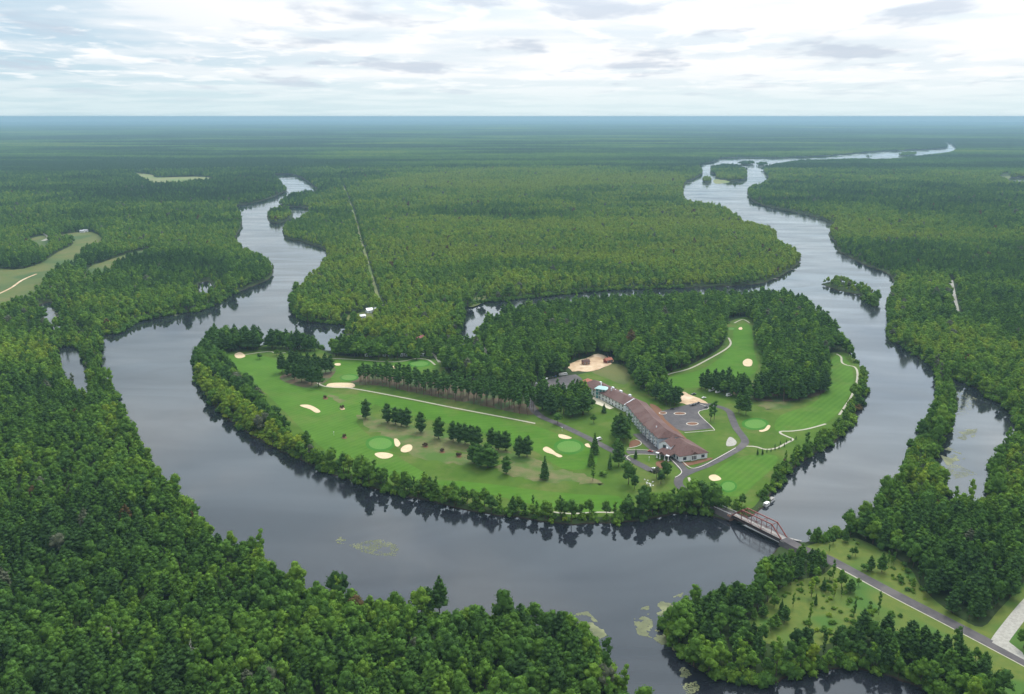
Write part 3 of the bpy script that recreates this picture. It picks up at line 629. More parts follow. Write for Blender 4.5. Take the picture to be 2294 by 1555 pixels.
FIELDS = [(P("298,391 318,389 345,393 352,398 440,396 478,393,n 486,401,n 450,404,n 420,408,n 390,410,n 345,409,n"), 'field', 'pale hay field beyond the left arm of the river'),
 (P("-60,600 30,605 90,590 130,565 165,545 120,535 150,524 205,520 232,527,n 215,540,n 190,552,n 178,570,n 160,585,n 120,600,n 80,640,n 30,660,n -60,690,n"), 'field2', 'olive pasture at the left edge'),
 (P("200,600 230,588 300,565 345,545,n 330,556,n 260,580,n 246,600,n 210,615,n 180,622,n"), 'field2', 'narrow strip of grass by the left pasture'),
 (P("63,540 100,528 110,535,n 95,548,n"), 'field2', 'clearing by the farm track'),
 (P("756,722 770,710 800,702 830,700 838,715,8 800,716,8 795,728,8 782,733"), 'field2', 'lawn of the white house on the peninsula'),
 (P("1045,682 1075,660 1082,650 1088,672 1060,688"), 'field2', 'grassy bank on the back channel'),
 (P("2240,390 2265,388 2262,395,n 2240,396,n"), 'field2', 'far clearing by the lake')]
for p, m, lab in FIELDS: sheet('field', p, 1.3, M[m], lab)
ribbon('dirt_track', rp("-40,675 20,648 50,628 82,614"), 4, 1.4, M['dirt'], 'pale farm track across the pasture')
ribbon('dirt_track', rp("92,522 104,526 110,533 96,540"), 10, 1.4, M['gravel'], 'bend of pale track at the clearing')
CORR = rp("762,404 775,432 796,490 806,530 820,575 833,620 845,660 855,684")
ribbon('forest_ride', CORR, 5, 1.4, M['field'], 'straight cut line through the peninsula forest')
CORR2 = rp("2130,628 2134,650 2140,680 2147,714")
ribbon('forest_ride', CORR2, 7, 1.4, M['gravel'], 'pale track in the right-hand forest')
sheet('sand_bar', P("1598,402 1615,401 1636,407 1622,410 1602,411"), 0.06, M['field'], 'pale weedy shoal below the islet', 2)
for s, lab in [("2126,985 2140,978 2150,990 2145,1000 2130,1000", 'a'), ]: pass
# lily pads
M['pads'] = two_tone('lily_pad_leaves', (0.120, 0.135, 0.055), (0.085, 0.100, 0.050), 0.4, 3, 0.6, (0.17, 0.185, 0.085), 0.1)
def pads(name, regions, label):
    V = []; F = []
    for s, n, r0 in regions:
        poly = P(s); p = np.array(poly); c = 0; tries = 0; n = int(n*2.2); r0 = r0*.62
        while c < n and tries < n*30:
            tries += 1
            x = rnd.uniform(p[:, 0].min(), p[:, 0].max()); y = rnd.uniform(p[:, 1].min(), p[:, 1].max())
            if not inside(np.array([x]), np.array([y]), poly)[0]: continue
            if fbm(np.array([x/7.0]), np.array([y/7.0]), 5)[0] < 0.46: continue
            c += 1; r = r0 * rnd.uniform(0.4, 1.1); b = len(V); k = 7
            V += [(x + r*math.cos(6.283*t/k + 1), y + r*math.sin(6.283*t/k + 1)*rnd.uniform(.8, 1.2), 0.02 + rnd.random()*0.03) for t in range(k)]
            F.append(tuple(range(b, b+k)))
    return tag(link(name, mesh_np(name, np.array(V), F, (M['pads'],))), label, kind='stuff')
pads('lily_pads', [("745,1203 775,1198 790,1206 770,1216 750,1213", 60, 0.7), ("780,1218 830,1208 860,1205 895,1222 885,1243 850,1242 815,1235", 330, 0.75)], 'loose raft of yellowish lily pads in the river bend')
pads('lily_pads', [("1418,1372 1440,1358 1490,1342 1530,1325 1520,1345 1492,1372 1494,1402 1520,1450 1510,1470 1482,1440 1460,1425 1430,1418 1422,1395", 1500, 0.85), ("1505,1470 1545,1500 1570,1540 1540,1555 1512,1500", 160, 0.8)], 'dense pale lily pads along the tip of the right bank')
pads('lily_pads', [("1290,1372 1315,1366 1345,1395 1358,1420 1340,1430 1300,1400", 750, 0.9)], 'pale lily pads round the wooded point at the bottom')
pads('lily_pads', [("2104,1012 2125,1000 2150,1010 2162,1025 2140,1033 2122,1040", 700, 0.9), ("2130,975 2160,960 2190,958 2185,975 2160,984", 330, 0.8), ("2130,870 2160,875 2190,892 2170,925 2142,930", 260, 0.8), ("2112,1035 2150,1040 2190,1060 2140,1070", 220, 0.8)], 'pale lily pads covering parts of the side pond')
pads('lily_pads', [("385,700 400,690 412,694 408,703 392,706", 400, 1.2), ("120,685 138,700 132,712 112,700", 160, 1.0)], 'yellow water plants at the creek mouth on the left bank')

# ------------------------------------------------------------------ trees
def ico(sub):
    bm = bmesh.new(); bmesh.ops.create_icosphere(bm, subdivisions=sub, radius=1.0)
    V = np.array([v.co[:] for v in bm.verts]); F = np.array([[v.index for v in f.verts] for f in bm.faces]); bm.free(); return V, F
ICO0, ICO1 = ico(1), ico(2)
def crown_arrays(ells, leaf, per, r, fine=True, up=0.0):
    """ells: (cx,cy,cz,rx,ry,rz); leaf clumps scattered over the outside of every lobe, with a solid heart in each"""
    V = []; F = []; nb = 0
    E = np.array(ells); base = ICO1 if fine else ICO0
    for c in E:
        v = base[0] * (0.80 * (1 + (r.random((len(base[0]), 1)) - .5) * 0.34)) * c[3:] + c[:3]
        V.append(v); F.append(np.concatenate([base[1], base[1][:, 2:3]], 1) + nb); nb += len(v)
    for k, c in enumerate(E):
        area = (c[3]*c[4] + c[3]*c[5] + c[4]*c[5]) * 4.19
        n = max(4, int(per * area / leaf**2))
        u = r.normal(size=(n, 3)); u /= np.linalg.norm(u, axis=1)[:, None]
        u[:, 2] = np.where((u[:, 2] < -0.25) & (r.random(n) < .7), -u[:, 2], u[:, 2])
        p = c[:3] + u * c[3:] * r.uniform(0.82, 1.14, (n, 1))
        keep = np.ones(n, bool)
        for j, d in enumerate(E):
            if j != k: keep &= (((p - d[:3]) / d[3:])**2).sum(1) > 0.72
        p = p[keep]; u = u[keep]; n = len(p)
        if n == 0: continue
        nn = u / c[3:]; nn /= np.linalg.norm(nn, axis=1)[:, None]
        nn = nn + r.normal(size=(n, 3)) * 0.42; nn[:, 2] += up; nn /= np.linalg.norm(nn, axis=1)[:, None]
        t = np.cross(nn, r.normal(size=(n, 3))); t /= np.linalg.norm(t, axis=1)[:, None] + 1e-9
        b = np.cross(nn, t); s = leaf * r.uniform(0.5, 1.05, (n, 1)) * 0.5; s2 = s * r.uniform(0.5, 1.0, (n, 1))
        q = np.stack([p - t*s - b*s2*.6, p + t*s*.5 - b*s2, p + t*s + b*s2*.5 + nn*s*.2, p - t*s*.4 + b*s2], 1).reshape(-1, 3)
        V.append(q); F.append((np.arange(n*4).reshape(-1, 4)) + nb); nb += n*4
    V = np.concatenate(V); F = np.concatenate(F)
    return V, F
def fix_tris(F):
    return [tuple(f[:3]) if f[2] == f[3] else tuple(f) for f in F.tolist()]
def trunk_mb(h, r0, r1, r, limbs, bend=0.3, n=6):
    mb = MB(); pts = [(0, 0, -0.4)]
    for k in range(1, 5): pts.append((pts[-1][0] + r.uniform(-bend, bend), pts[-1][1] + r.uniform(-bend, bend), h*k/4))
    for k in range(4): mb.cyl(pts[k], pts[k+1], r0 + (r1-r0)*k/4, r0 + (r1-r0)*(k+1)/4, n, cap=k in (0, 3))
    for (z, az, L, rise) in limbs:
        t = z/h*4; k = min(int(t), 3); f = t - k
        a = [pts[k][i]*(1-f) + pts[k+1][i]*f for i in range(3)]
        mb.cyl(a, (a[0] + math.cos(az)*L, a[1] + math.sin(az)*L, a[2] + rise), r0*0.4, r0*0.12, 5, cap=False)
    return mb
def spec(kind, seed):
    r = np.random.default_rng(seed); E = []; limbs = []
    if kind == 'broadleaf':
        H = 16; w = r.uniform(4.0, 4.9); cz = 10.2
        E.append((0, 0, cz + .5, w*.66, w*.66, 4.6))
        n = 8 + seed % 3
        for k in range(n):
            a = k*2.4 + r.uniform(-.4, .4); z = r.uniform(6.2, 13.2); q = w*(0.74 - 0.055*abs(z-9)) * r.uniform(.7, 1.05)
            E.append((math.cos(a)*q, math.sin(a)*q, z, r.uniform(1.5, 2.4), r.uniform(1.5, 2.4), r.uniform(1.5, 2.3)))
        E.append((r.uniform(-.8, .8), r.uniform(-.8, .8), 14.1, 1.9, 1.9, 1.7))
        limbs = [(5 + k*1.2, k*2.1, 2.6, 2.4) for k in range(4)]
        return E, (9.5, .30, .12, limbs), 1.0, 1.0
    if kind == 'slim':
        H = 17
        for k in range(8):
            z = 4.5 + k*1.55; q = 1.9*math.sin(min(1, (k+1.2)/5)*1.6) * (1 - 0.06*k); a = k*2.4
            E.append((math.cos(a)*.7, math.sin(a)*.7, z, q*r.uniform(.8, 1.1), q*r.uniform(.8, 1.1), 1.7))
        return E, (12, .2, .07, [(6, 0, 1.2, 1.2), (8, 2, 1.2, 1.4)]), 1.0, 1.0
    if kind == 'white_pine':
        H = 19; z = 4.5
        while z < 17.5:
            f = (z-4.5)/13.5; L = (4.3*(1-f**1.9)**0.9 + .7) * r.uniform(.7, 1.12)
            n = 5 if f < .6 else 3; a0 = r.uniform(0, 6.28)
            for k in range(n):
                a = a0 + k*6.283/n + r.uniform(-.3, .3); q = L*r.uniform(.45, .72)
                E.append((math.cos(a)*q, math.sin(a)*q, z + q*.18, 0.42*L + .6, 0.42*L + .6, .72 + .15*L))
                limbs.append((z*.98, a, q, q*.2))
            z += 1.75
        E.append((0, 0, 18.1, .8, .8, 1.3)); E.append((0, 0, 10.5, 1.5, 1.5, 6.5))
        return E, (17.5, .32, .06, limbs[::3]), 1.0, 0.5
    if kind == 'red_pine':
        H = 19
        for k in range(9):
            z = 9.0 + k*1.12; L = 2.7*math.sin(min(1.0, (k+2)/5.5)*1.57) * (1 - .07*max(0, k-5)); a = k*2.4
            E.append((math.cos(a)*L*.42, math.sin(a)*L*.42, z, L*.72, L*.72, 1.35)); limbs.append((z-1, a, L*.6, .8))
        E.append((0, 0, 18.4, 1.0, 1.0, 1.1))
        return E, (17, .24, .08, limbs[::2]), 0.9, 0.6
    if kind == 'yard_pine':      # dense ovoid pine, foliage almost to the ground
        H = 15
        for k in range(13):
            f = k/12; z = 2.6 + f*11.2; L = 3.7 * math.sqrt(max(.05, 1 - ((f-.42)/.62)**2)) * r.uniform(.85, 1.1); a = k*2.4
            E.append((math.cos(a)*L*.38, math.sin(a)*L*.38, z, L*.74, L*.74, 1.75))
        E.append((0, 0, 14.0, .7, .7, 1.3))
        return E, (13, .28, .06, [(3, 1, 1.5, .6), (4, 3, 1.5, .6)]), 0.8, 0.6
    if kind == 'spruce':
        H = 16
        for k in range(11):
            f = k/11; z = 1.6 + f*13.4; L = 3.3*(1-f)**.85 + .25; a = k*2.4
            n = 3 if f < .7 else 1
            for j in range(n):
                aa_ = a + j*2.09; E.append((math.cos(aa_)*L*.32*(n > 1), math.sin(aa_)*L*.32*(n > 1), z, L*.66, L*.66, .95))
        return E, (15, .24, .03, [(2, 0, 1.5, -.2)]), 0.8, 0.4
    if kind == 'thicket':
        for k in range(9):
            a = k*2.4; q = 2.3*math.sqrt((k+.3)/9); E.append((math.cos(a)*q, math.sin(a)*q, r.uniform(1.2, 3.6) - q*.4, r.uniform(1.3, 2.0), r.uniform(1.3, 2.0), r.uniform(1.5, 2.4)))
        return E, (2.0, .12, .06, [(.8, 0, .8, .8)]), 0.85, 0.9
    if kind == 'shrub':
        for k in range(5): E.append((r.uniform(-.9, .9), r.uniform(-.9, .9), r.uniform(.9, 1.7), r.uniform(.8, 1.2), r.uniform(.8, 1.2), r.uniform(.7, 1.0)))
        return E, (1.2, .12, .06, [(.6, 0, .6, .5), (.6, 2.2, .6, .5), (.6, 4.2, .6, .5)]), 0.5, 0.8
    if kind == 'clump':
        for k in range(9):
            x, y = r.uniform(-15, 15, 2); h = r.uniform(9, 14); w = r.uniform(3.6, 5.6)
            E.append((x, y, h*.62, w, w, h*.5)); E.append((x + r.uniform(-2, 2), y + r.uniform(-2, 2), h*.95, w*.55, w*.55, h*.22))
        return E, None, 2.4, 0.45
KINDS = {'broadleaf': 5, 'slim': 2, 'white_pine': 3, 'red_pine': 2, 'yard_pine': 2, 'spruce': 2, 'shrub': 2, 'thicket': 3, 'clump': 4}
PROTO = {}        # kind -> list of (crown mesh, trunk mesh)
protos_unlinked = bpy.data.collections.new('wood_tree_shapes')
PIDX = {}; order = []
for kind, cnt in KINDS.items():
    PROTO[kind] = []
    for s in range(cnt):
        E_, tr, leaf, per = spec(kind, 100 + s*7 + len(kind))
        rr_ = np.random.default_rng(500 + s)
        V, F = crown_arrays(E_, leaf, per*.42 if kind != 'clump' else per, rr_, fine=kind in ('broadleaf',))
        FF = fix_tris(F)
        bark = M['redbark'] if kind == 'red_pine' else M['bark']
        if kind != 'clump':
            mb = trunk_mb(tr[0], tr[1], tr[2], rr_, tr[3])
            cm = mesh_np('crown', V, FF, (M['leaf_o'],)); tm = mesh_np('trunk', np.array([tuple(v) for v in mb.v]), mb.f, (bark,))
            PROTO[kind].append((cm, tm))
            nb = len(V); V2 = np.concatenate([V, np.array([tuple(v) for v in mb.v])]); F2 = FF + [tuple(i + nb for i in f) for f in mb.f]
            fm = [0]*len(FF) + [1]*len(mb.f)
        else: V2, F2, fm = V, FF, [0]*len(FF)
        if kind in ('shrub',): continue
        nm = '%02d_%s' % (len(order), kind)
        po = bpy.data.objects.new(nm, mesh_np(nm, V2, F2, (M['leaf_i'], bark), fm)); protos_unlinked.objects.link(po)
        PIDX.setdefault(kind, []).append(len(order)); order.append(nm)

PAL = np.array([(0.042, 0.092, 0.030), (0.062, 0.138, 0.031), (0.094, 0.190, 0.033), (0.138, 0.240, 0.035), (0.200, 0.280, 0.035)]) * np.array([1.06, 1.0, 0.94])
def leafcol(t):
    t = np.clip(t, 0, 1) * 4; i = np.clip(t.astype(int), 0, 3); f = (t - i)[..., None]
    return PAL[i]*(1-f) + PAL[i+1]*f
TONE = ['deep green', 'dark green', 'mid green', 'light green', 'yellow-green']

# where the woods stand on the island and what kinds they hold (bases of the trees)
WOODS = [ # polygon, kind mix (broadleaf, slim, white_pine, red_pine), tone, spacing, height factor
 (P("735,779,2 800,778,2 905,779,2 990,776 1042,775 1068,748,18 1090,710,18 1150,682,20 1260,667,20 1360,659,20 1500,655,20 1620,650,20 1692,649,20 1695,720 1660,708 1626,716 1622,765 1600,790 1540,822 1484,846 1492,868 1478,888 1446,888 1425,862 1402,822 1380,818 1372,803 1340,790 1312,800 1270,815 1272,830 1262,838 1230,845 1196,858 1185,890 1120,868 1040,852 1000,838 985,806 940,808 902,809 800,806 738,797"), (0.50, 0.17, 0.25, 0.08), 0.44, 7.2, 0.98),
 (P("1692,649,20 1740,647,20 1790,656,20 1840,692,20 1875,728,20 1903,770,18 1922,802,10 1916,812 1896,790 1866,786 1852,800 1852,850 1845,872 1800,888 1760,888 1712,868 1705,852 1722,838 1708,795 1694,765"), (0.48, 0.12, 0.30, 0.10), 0.42, 7.2, 1.0),
 (P("1700,872 1725,858 1760,862 1790,872 1850,862 1850,885 1800,897 1760,902 1720,898"), (0.05, 0.15, 0.6, 0.2), 0.18, 8.5, 1.1),
 (P("594,772 640,774 708,781 712,790 650,787 600,783"), (0.5, 0.2, 0.3, 0), 0.25, 6.5, 0.95),
 (P("475,772 520,770 575,770 590,778 572,788 540,786 500,792 478,790"), (0.5, 0.1, 0.4, 0), 0.22, 7.0, 1.15),
 (P("436,834 440,808 458,786 485,792 500,810 525,840 548,868 575,900 606,935 640,968 652,990 620,985 590,960 560,925 530,890 500,860 470,850 450,845"), (0.8, 0.2, 0, 0), 0.24, 7.5, 0.95),
 (P("437,838 449,855 472,893 518,938 576,976 633,1006 672,1023 690,1012 650,996 610,972 570,942 530,905 495,872 465,842"), (0.9, 0.1, 0, 0), 0.84, 7.0, 0.85),
 (P("670,1024 747,1059 824,1084 902,1105 979,1121 1056,1140 1100,1149 1172,1157 1254,1168 1320,1168 1370,1167 1372,1157 1300,1156 1200,1148 1100,1136 1000,1114 900,1090 820,1068 740,1042 672,1004"), (0.75, 0.17, 0.08, 0), 0.42, 6.8, 0.80),
 (P("1370,1167 1430,1160 1486,1152 1525,1146 1600,1152 1632,1160 1630,1145 1600,1128 1560,1115 1545,1125 1500,1135 1440,1140 1375,1150"), (0.85, 0.1, 0.05, 0), 0.34, 7.0, 0.95),
 (P("1638,1161 1664,1154 1698,1141 1727,1101 1748,1077 1776,1043 1791,1030 1835,1007 1875,981 1886,961 1905,939 1917,914 1928,893 1937,864 1935,832 1925,838 1925,866 1915,893 1898,925 1875,958 1862,975 1825,997 1782,1024 1762,1038 1738,1068 1712,1098 1690,1122 1650,1142"), (0.9, 0.1, 0, 0), 0.46, 6.2, 0.52),
 (P("1199,850 1250,850 1262,880 1290,885 1318,900 1322,925 1290,938 1250,938 1215,922 1199,895"), (0.2, 0.3, 0.5, 0), 0.34, 8.5, 0.9),
 (P("1366,966 1390,962 1412,975 1415,990 1398,998 1374,990"), (0.1, 0.3, 0.6, 0), 0.3, 8.0, 1.0),
 (P("1460,880 1500,876 1525,900 1520,912 1490,912 1470,900"), (0.7, 0.2, 0.1, 0), 0.2, 7.0, 0.8),
 (P("1606,870 1650,866 1705,866 1722,898 1690,904 1645,892 1610,884"), (0.2, 0.2, 0.4, 0.2), 0.26, 8.8, 0.9),
 (P("1392,1085 1435,1082 1440,1100 1400,1104"), (0.9, 0, 0.1, 0), 0.18, 8.5, 0.9),
 (P("1466,1070 1505,1065 1508,1082 1475,1086"), (0.9, 0, 0.1, 0), 0.22, 8.0, 0.8),
]
PLANT = P("792,864 850,867 950,887 1050,906 1192,934 1200,918 1180,900 1100,884 1000,862 900,848 840,846 800,850")
CLEAR = [catmull(p, 3) for p, *_ in FIELDS] + MEADOWC
DRIVE = P("2236,1446 2245,1428 2290,1370 2330,1325 2400,1240")
def scatter(r0, r1, sp, azm=37.0, jit=0.42):
    n = int(2*r1/sp)
    xs = np.arange(-r1*math.sin(R(azm)) - sp, r1*math.sin(R(azm)) + sp, sp); ys = np.arange(r0*math.cos(R(azm)), r1, sp*0.87)
    X, Y = np.meshgrid(xs, ys); X[1::2] += sp/2
    X = X + rng.uniform(-jit, jit, X.shape)*sp; Y = Y + rng.uniform(-jit, jit, X.shape)*sp
    X = X.ravel(); Y = Y.ravel(); r = np.hypot(X, Y); a = np.abs(np.degrees(np.arctan2(X, Y)))
    k = (r >= r0) & (r < r1) & (a < azm); return X[k], Y[k]
T = {k: [] for k in ('x', 'y', 's', 'w', 't', 'p')}
def kinds_pick(mix, n):
    return rng.choice(len(mix), size=n, p=np.array(mix)/sum(mix))
KN = ['broadleaf', 'slim', 'white_pine', 'red_pine', 'thicket']
def add_trees(X, Y, mixs, tone, hf, spr=0.16):
    n = len(X)
    if n == 0: return
    k = mixs if isinstance(mixs, np.ndarray) else kinds_pick(mixs, n)
    pidx = np.array([rng.choice(PIDX[KN[i]]) for i in k])
    s = hf * rng.uniform(0.66, 1.24, n) * (0.85 + 0.3*fbm(X/60, Y/60, 41))
    t = tone + rng.normal(0, spr, n) - np.where((k == 2) | (k == 3), 0.12, 0)
    T['x'].append(X); T['y'].append(Y); T['s'].append(s); T['w'].append(s * rng.uniform(0.92, 1.3, n)); T['t'].append(t); T['p'].append(pidx)
def main_land_filter(X, Y, marg):
    s = sd_at(X, Y); k = s > marg
    X, Y = X[k], Y[k]
    k = ~inside(X, Y, ISLAND)
    X, Y = X[k], Y[k]
    for p in CLEAR:
        k = ~inside(X, Y, p); X, Y = X[k], Y[k]
    for c, w in ((CORR, 5.0), (CORR2, 6), ([(p[0], p[1]) for p in rr4], 7), (DRIVE, 9)):
        k = dist_lim(X, Y, catmull(c, 3, False), w, False) >= w; X, Y = X[k], Y[k]
    return X, Y
LOWZ = [(P("2090,835 2150,838 2160,920 2135,1000 2110,1075 2050,1085 1990,1090 2035,1000 2085,930"), .55), (P("170,740 240,740 262,800 275,910 235,900 190,860 195,790"), .6),
        (P("1820,600 1990,600 1990,705 1900,690 1820,650"), .7), (P("1690,1205 1800,1200 1880,1240 1870,1300 1760,1310 1690,1290"), .68), (P("60,670 160,670 200,780 200,880 120,860 60,740"), .75),
        (P("430,600 500,600 510,680 430,680"), .65), (P("2080,820 2300,860 2330,1090 2100,1110 2140,1080 2220,1060 2290,960 2200,860"), .8), (P("1790,1190 1990,1120 2030,1170 1900,1215"), .75)]
HOUSES = [(832, 702, 'w'), (941, 766, 'r')]
PENIN = P("600,500 640,470,n 760,420 1100,380 1530,400 1560,450 1650,480 1740,520 1800,560 1780,620 1500,650 1040,700 900,770 780,760 640,700")
for (r0, r1, sp, fs) in ((345, 1300, 7.2, 1.0), (1300, 2500, 9.5, 1.08), (2500, 5000, 13.5, 1.30)):
    X, Y = scatter(r0, r1, sp)
    X, Y = main_land_filter(X, Y, 1.5 if sp < 9 else 2.5)
    n1 = fbm(X/420, Y/420, 7, 3); n2 = fbm(X/110, Y/110, 13, 2); n3 = fbm(X/1100, Y/260, 77, 2)*1.25 - .12
    pen = inside(X, Y, PENIN)
    con = (n1 - 0.5)*2.2 + (n2 - .5)*1.2 + (n3 - .5)*1.4 - np.where(pen, .25, 0)
    wx, wy = X + 160*fbm(X/200, Y/200, 51), Y + 160*fbm(X/200, Y/200, 52)
    stand = vhash(np.floor(wx/330), np.floor(wy/260), 5) - .5             # neighbouring stands differ in age and kind
    con = con + stand*.35
    s_ = sd_at(X, Y); rad = np.hypot(X, Y)
    pc = np.clip(0.13 + con*0.9 - np.where(rad < 800, .07, 0), 0.02, 0.8); pc = np.where(s_ < 12, pc*.4, pc)
    u = rng.random(len(X)); k = np.where(u < pc*.8, 2, np.where(u < pc, 1, np.where(u < pc + .12, 1, 0)))
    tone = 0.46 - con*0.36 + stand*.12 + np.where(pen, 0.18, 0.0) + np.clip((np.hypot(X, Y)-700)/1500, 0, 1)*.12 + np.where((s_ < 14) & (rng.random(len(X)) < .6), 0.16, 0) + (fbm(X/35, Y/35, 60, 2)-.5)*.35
    hf = fs * np.where(s_ < 9, 0.82, 1.0) * (0.74 + .3*fbm(X/150, Y/150, 90, 2)) * (1 + .22*stand)
    for pl, f in LOWZ: hf = np.where(inside(X, Y, pl), hf*f, hf)
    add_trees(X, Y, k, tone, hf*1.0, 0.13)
for poly, mix, tone, sp, hf in WOODS:
    pc = np.array(poly); xs = np.arange(pc[:, 0].min(), pc[:, 0].max(), sp); ys = np.arange(pc[:, 1].min(), pc[:, 1].max(), sp*.87)
    X, Y = np.meshgrid(xs, ys); X = X + rng.uniform(-.42, .42, X.shape)*sp; Y = Y + rng.uniform(-.42, .42, Y.shape)*sp
    X, Y = X.ravel(), Y.ravel(); k = inside(X, Y, poly); X, Y = X[k], Y[k]
    k = sd_at(X, Y) > 0.6; X, Y = X[k], Y[k]
    for s, w, lab in PATHS + [("1210,865 1194,882 1187,897 1193,916 1215,935 1253,951 1316,981 1368,1008 1406,1027 1460,1055", 9, ''), ("1585,906 1612,912 1633,922 1641,940 1650,960 1668,985 1664,998 1640,1014 1588,1041 1540,1060 1520,1076 1530,1096 1580,1118", 8, '')]:
        k = dist_lim(X, Y, P(s), w/2 + 2.2, False) >= w/2 + 2.2; X, Y = X[k], Y[k]
    for pl in (LOT, LOT2):
        k = ~inside(X, Y, pl); X, Y = X[k], Y[k]
    add_trees(X, Y, mix, tone, hf*1.16)
for wi_ in (5, 6, 7, 8, 9):      # low bushes fill the shore belts
    poly = WOODS[wi_][0]; pc = np.array(poly); sp = 5.2
    X, Y = np.meshgrid(np.arange(pc[:, 0].min()-3, pc[:, 0].max()+3, sp), np.arange(pc[:, 1].min()-3, pc[:, 1].max()+3, sp)); X = (X + rng.uniform(-.45, .45, X.shape)*sp).ravel(); Y = (Y + rng.uniform(-.45, .45, Y.shape)*sp).ravel()
    k = (inside(X, Y, poly) | (sd_at(X, Y) < 5)) & (sd_at(X, Y) > .3) & (dist_lim(X, Y, poly, 5) < 5) & inside(X, Y, ISLAND); X, Y = X[k], Y[k]
    add_trees(X, Y, (.05, .05, 0, 0, 1), WOODS[wi_][2] + .06, rng.uniform(.55, 1.15, len(X)), .15)
for poly, sp, hf, tn in ((MEADOW[0], 12, .65, .4), (MEADOW[1], 9.5, .68, .46)):     # loose trees over the meadows
    X, Y = scatter(340, 620, sp, 37, .5); k = inside(X, Y, catmull(poly, 3)); X, Y = X[k], Y[k]
    k = dist_lim(X, Y, [(p[0], p[1]) for p in rr4], 9, False) >= 9; X, Y = X[k], Y[k]
    k = dist_lim(X, Y, DRIVE, 10, False) >= 10; X, Y = X[k], Y[k]
    dn = fbm(X/38, Y/38, 31, 2); k = dn > (0.60 if hf < .7 else 0.53); X, Y = X[k], Y[k]
    k = dist_lim(X, Y, [(p[0], p[1]-11) for p in rr4[4:]], 14, False) >= 14; X, Y = X[k], Y[k]
    add_trees(X, Y, (.6, .22, .18, 0), tn, hf * rng.uniform(.5, 1.2, len(X)), .16)
for poly in MEADOWC:      # scrub dotted over the meadows
    X, Y = scatter(340, 640, 7.0, 37, .5); k = inside(X, Y, poly); X, Y = X[k], Y[k]
    k = (fbm(X/22, Y/22, 61, 2) > .56) & (dist_lim(X, Y, [(p[0], p[1]) for p in rr4], 9, False) >= 9) & (dist_lim(X, Y, DRIVE, 11, False) >= 11); X, Y = X[k], Y[k]
    add_trees(X, Y, (0, 0, 0, 0, 1), .55, rng.uniform(.22, .55, len(X)), .2)
# bushes and leaning saplings right down to the water on every near bank
X, Y = scatter(345, 1500, 4.3); s_ = sd_at(X, Y); k = (s_ > -0.4) & (s_ < 6.5) & ~inside(X, Y, ISLAND); X, Y = X[k], Y[k]
k = dist_lim(X, Y, [(p[0], p[1]) for p in rr4], 9, False) >= 9; X, Y = X[k], Y[k]
add_trees(X, Y, (.12, .1, 0, 0, 1), 0.48, rng.uniform(.75, 1.5, len(X)), .16)
BE = (B1[0] + bd.x*4, B1[1] + bd.y*4)
TX, TY, TS, TW, Tt, TP = (np.concatenate(T[k]) for k in ('x', 'y', 's', 'w', 't', 'p'))
LODGE_CLEAR = P("1296,836 1330,838 1440,880 1500,925 1560,980 1600,1020 1596,1040 1535,1052 1470,1050 1440,1000 1395,930 1325,905 1300,870")
k = ~inside(TX, TY, LODGE_CLEAR) & (np.hypot(TX - BE[0], TY - BE[1]) > 17) & (np.hypot(TX - g(1738, 1238)[0], TY - g(1738, 1238)[1]) > 13) & (np.hypot(TX - B0[0], TY - B0[1]) > 9) & (np.hypot(TX - g(1712, 1142)[0], TY - g(1712, 1142)[1]) > 15)
k &= (dist_lim(TX, TY, [(p[0], p[1]-8) for p in rr4[4:]], 11, False) >= 11)
for hx, hy, _ in HOUSES:
    q = g(hx, hy + 6); k &= np.hypot(TX - q[0], TY - q[1]) > 13
TX, TY, TS, TW, Tt, TP = (a[k] for a in (TX, TY, TS, TW, Tt, TP))
TC = leafcol(Tt)
u = rng.random(len(TX)); TC[u < 0.0025] = (0.120, 0.085, 0.040)            # a few rusty crowns
TC[(u > 0.006) & (u < 0.016)] = (0.115, 0.130, 0.085)                       # a few greyish thin ones
TZ = gz_at(TX, TY) - 0.1
kind_of = np.array([o.split('_', 1)[1] for o in order])[TP]
# project to find the ones that show largest: the nearest in the frame become trees of their own
c_, s_ = math.cos(PITCH), math.sin(PITCH)
Zr = TZ + 9 - CAM_H; D = TY*c_ - Zr*s_; U = TY*s_ + Zr*c_
PX = 1147 + FPX*TX/D; PY = 777.5 - FPX*U/D
vis = (PX > -15) & (PX < W_PX + 15) & (PY < H_PX + 10)
indiv = np.zeros(len(TX), bool)
for group_kinds, cnt in ((('broadleaf', 'slim'), 300), (('white_pine', 'red_pine'), 95)):
    m = vis & np.isin(kind_of, group_kinds); ii = np.nonzero(m)[0]
    indiv[ii[np.argsort((D/TS)[ii])[:cnt]]] = True
near_i = np.nonzero(indiv)[0]

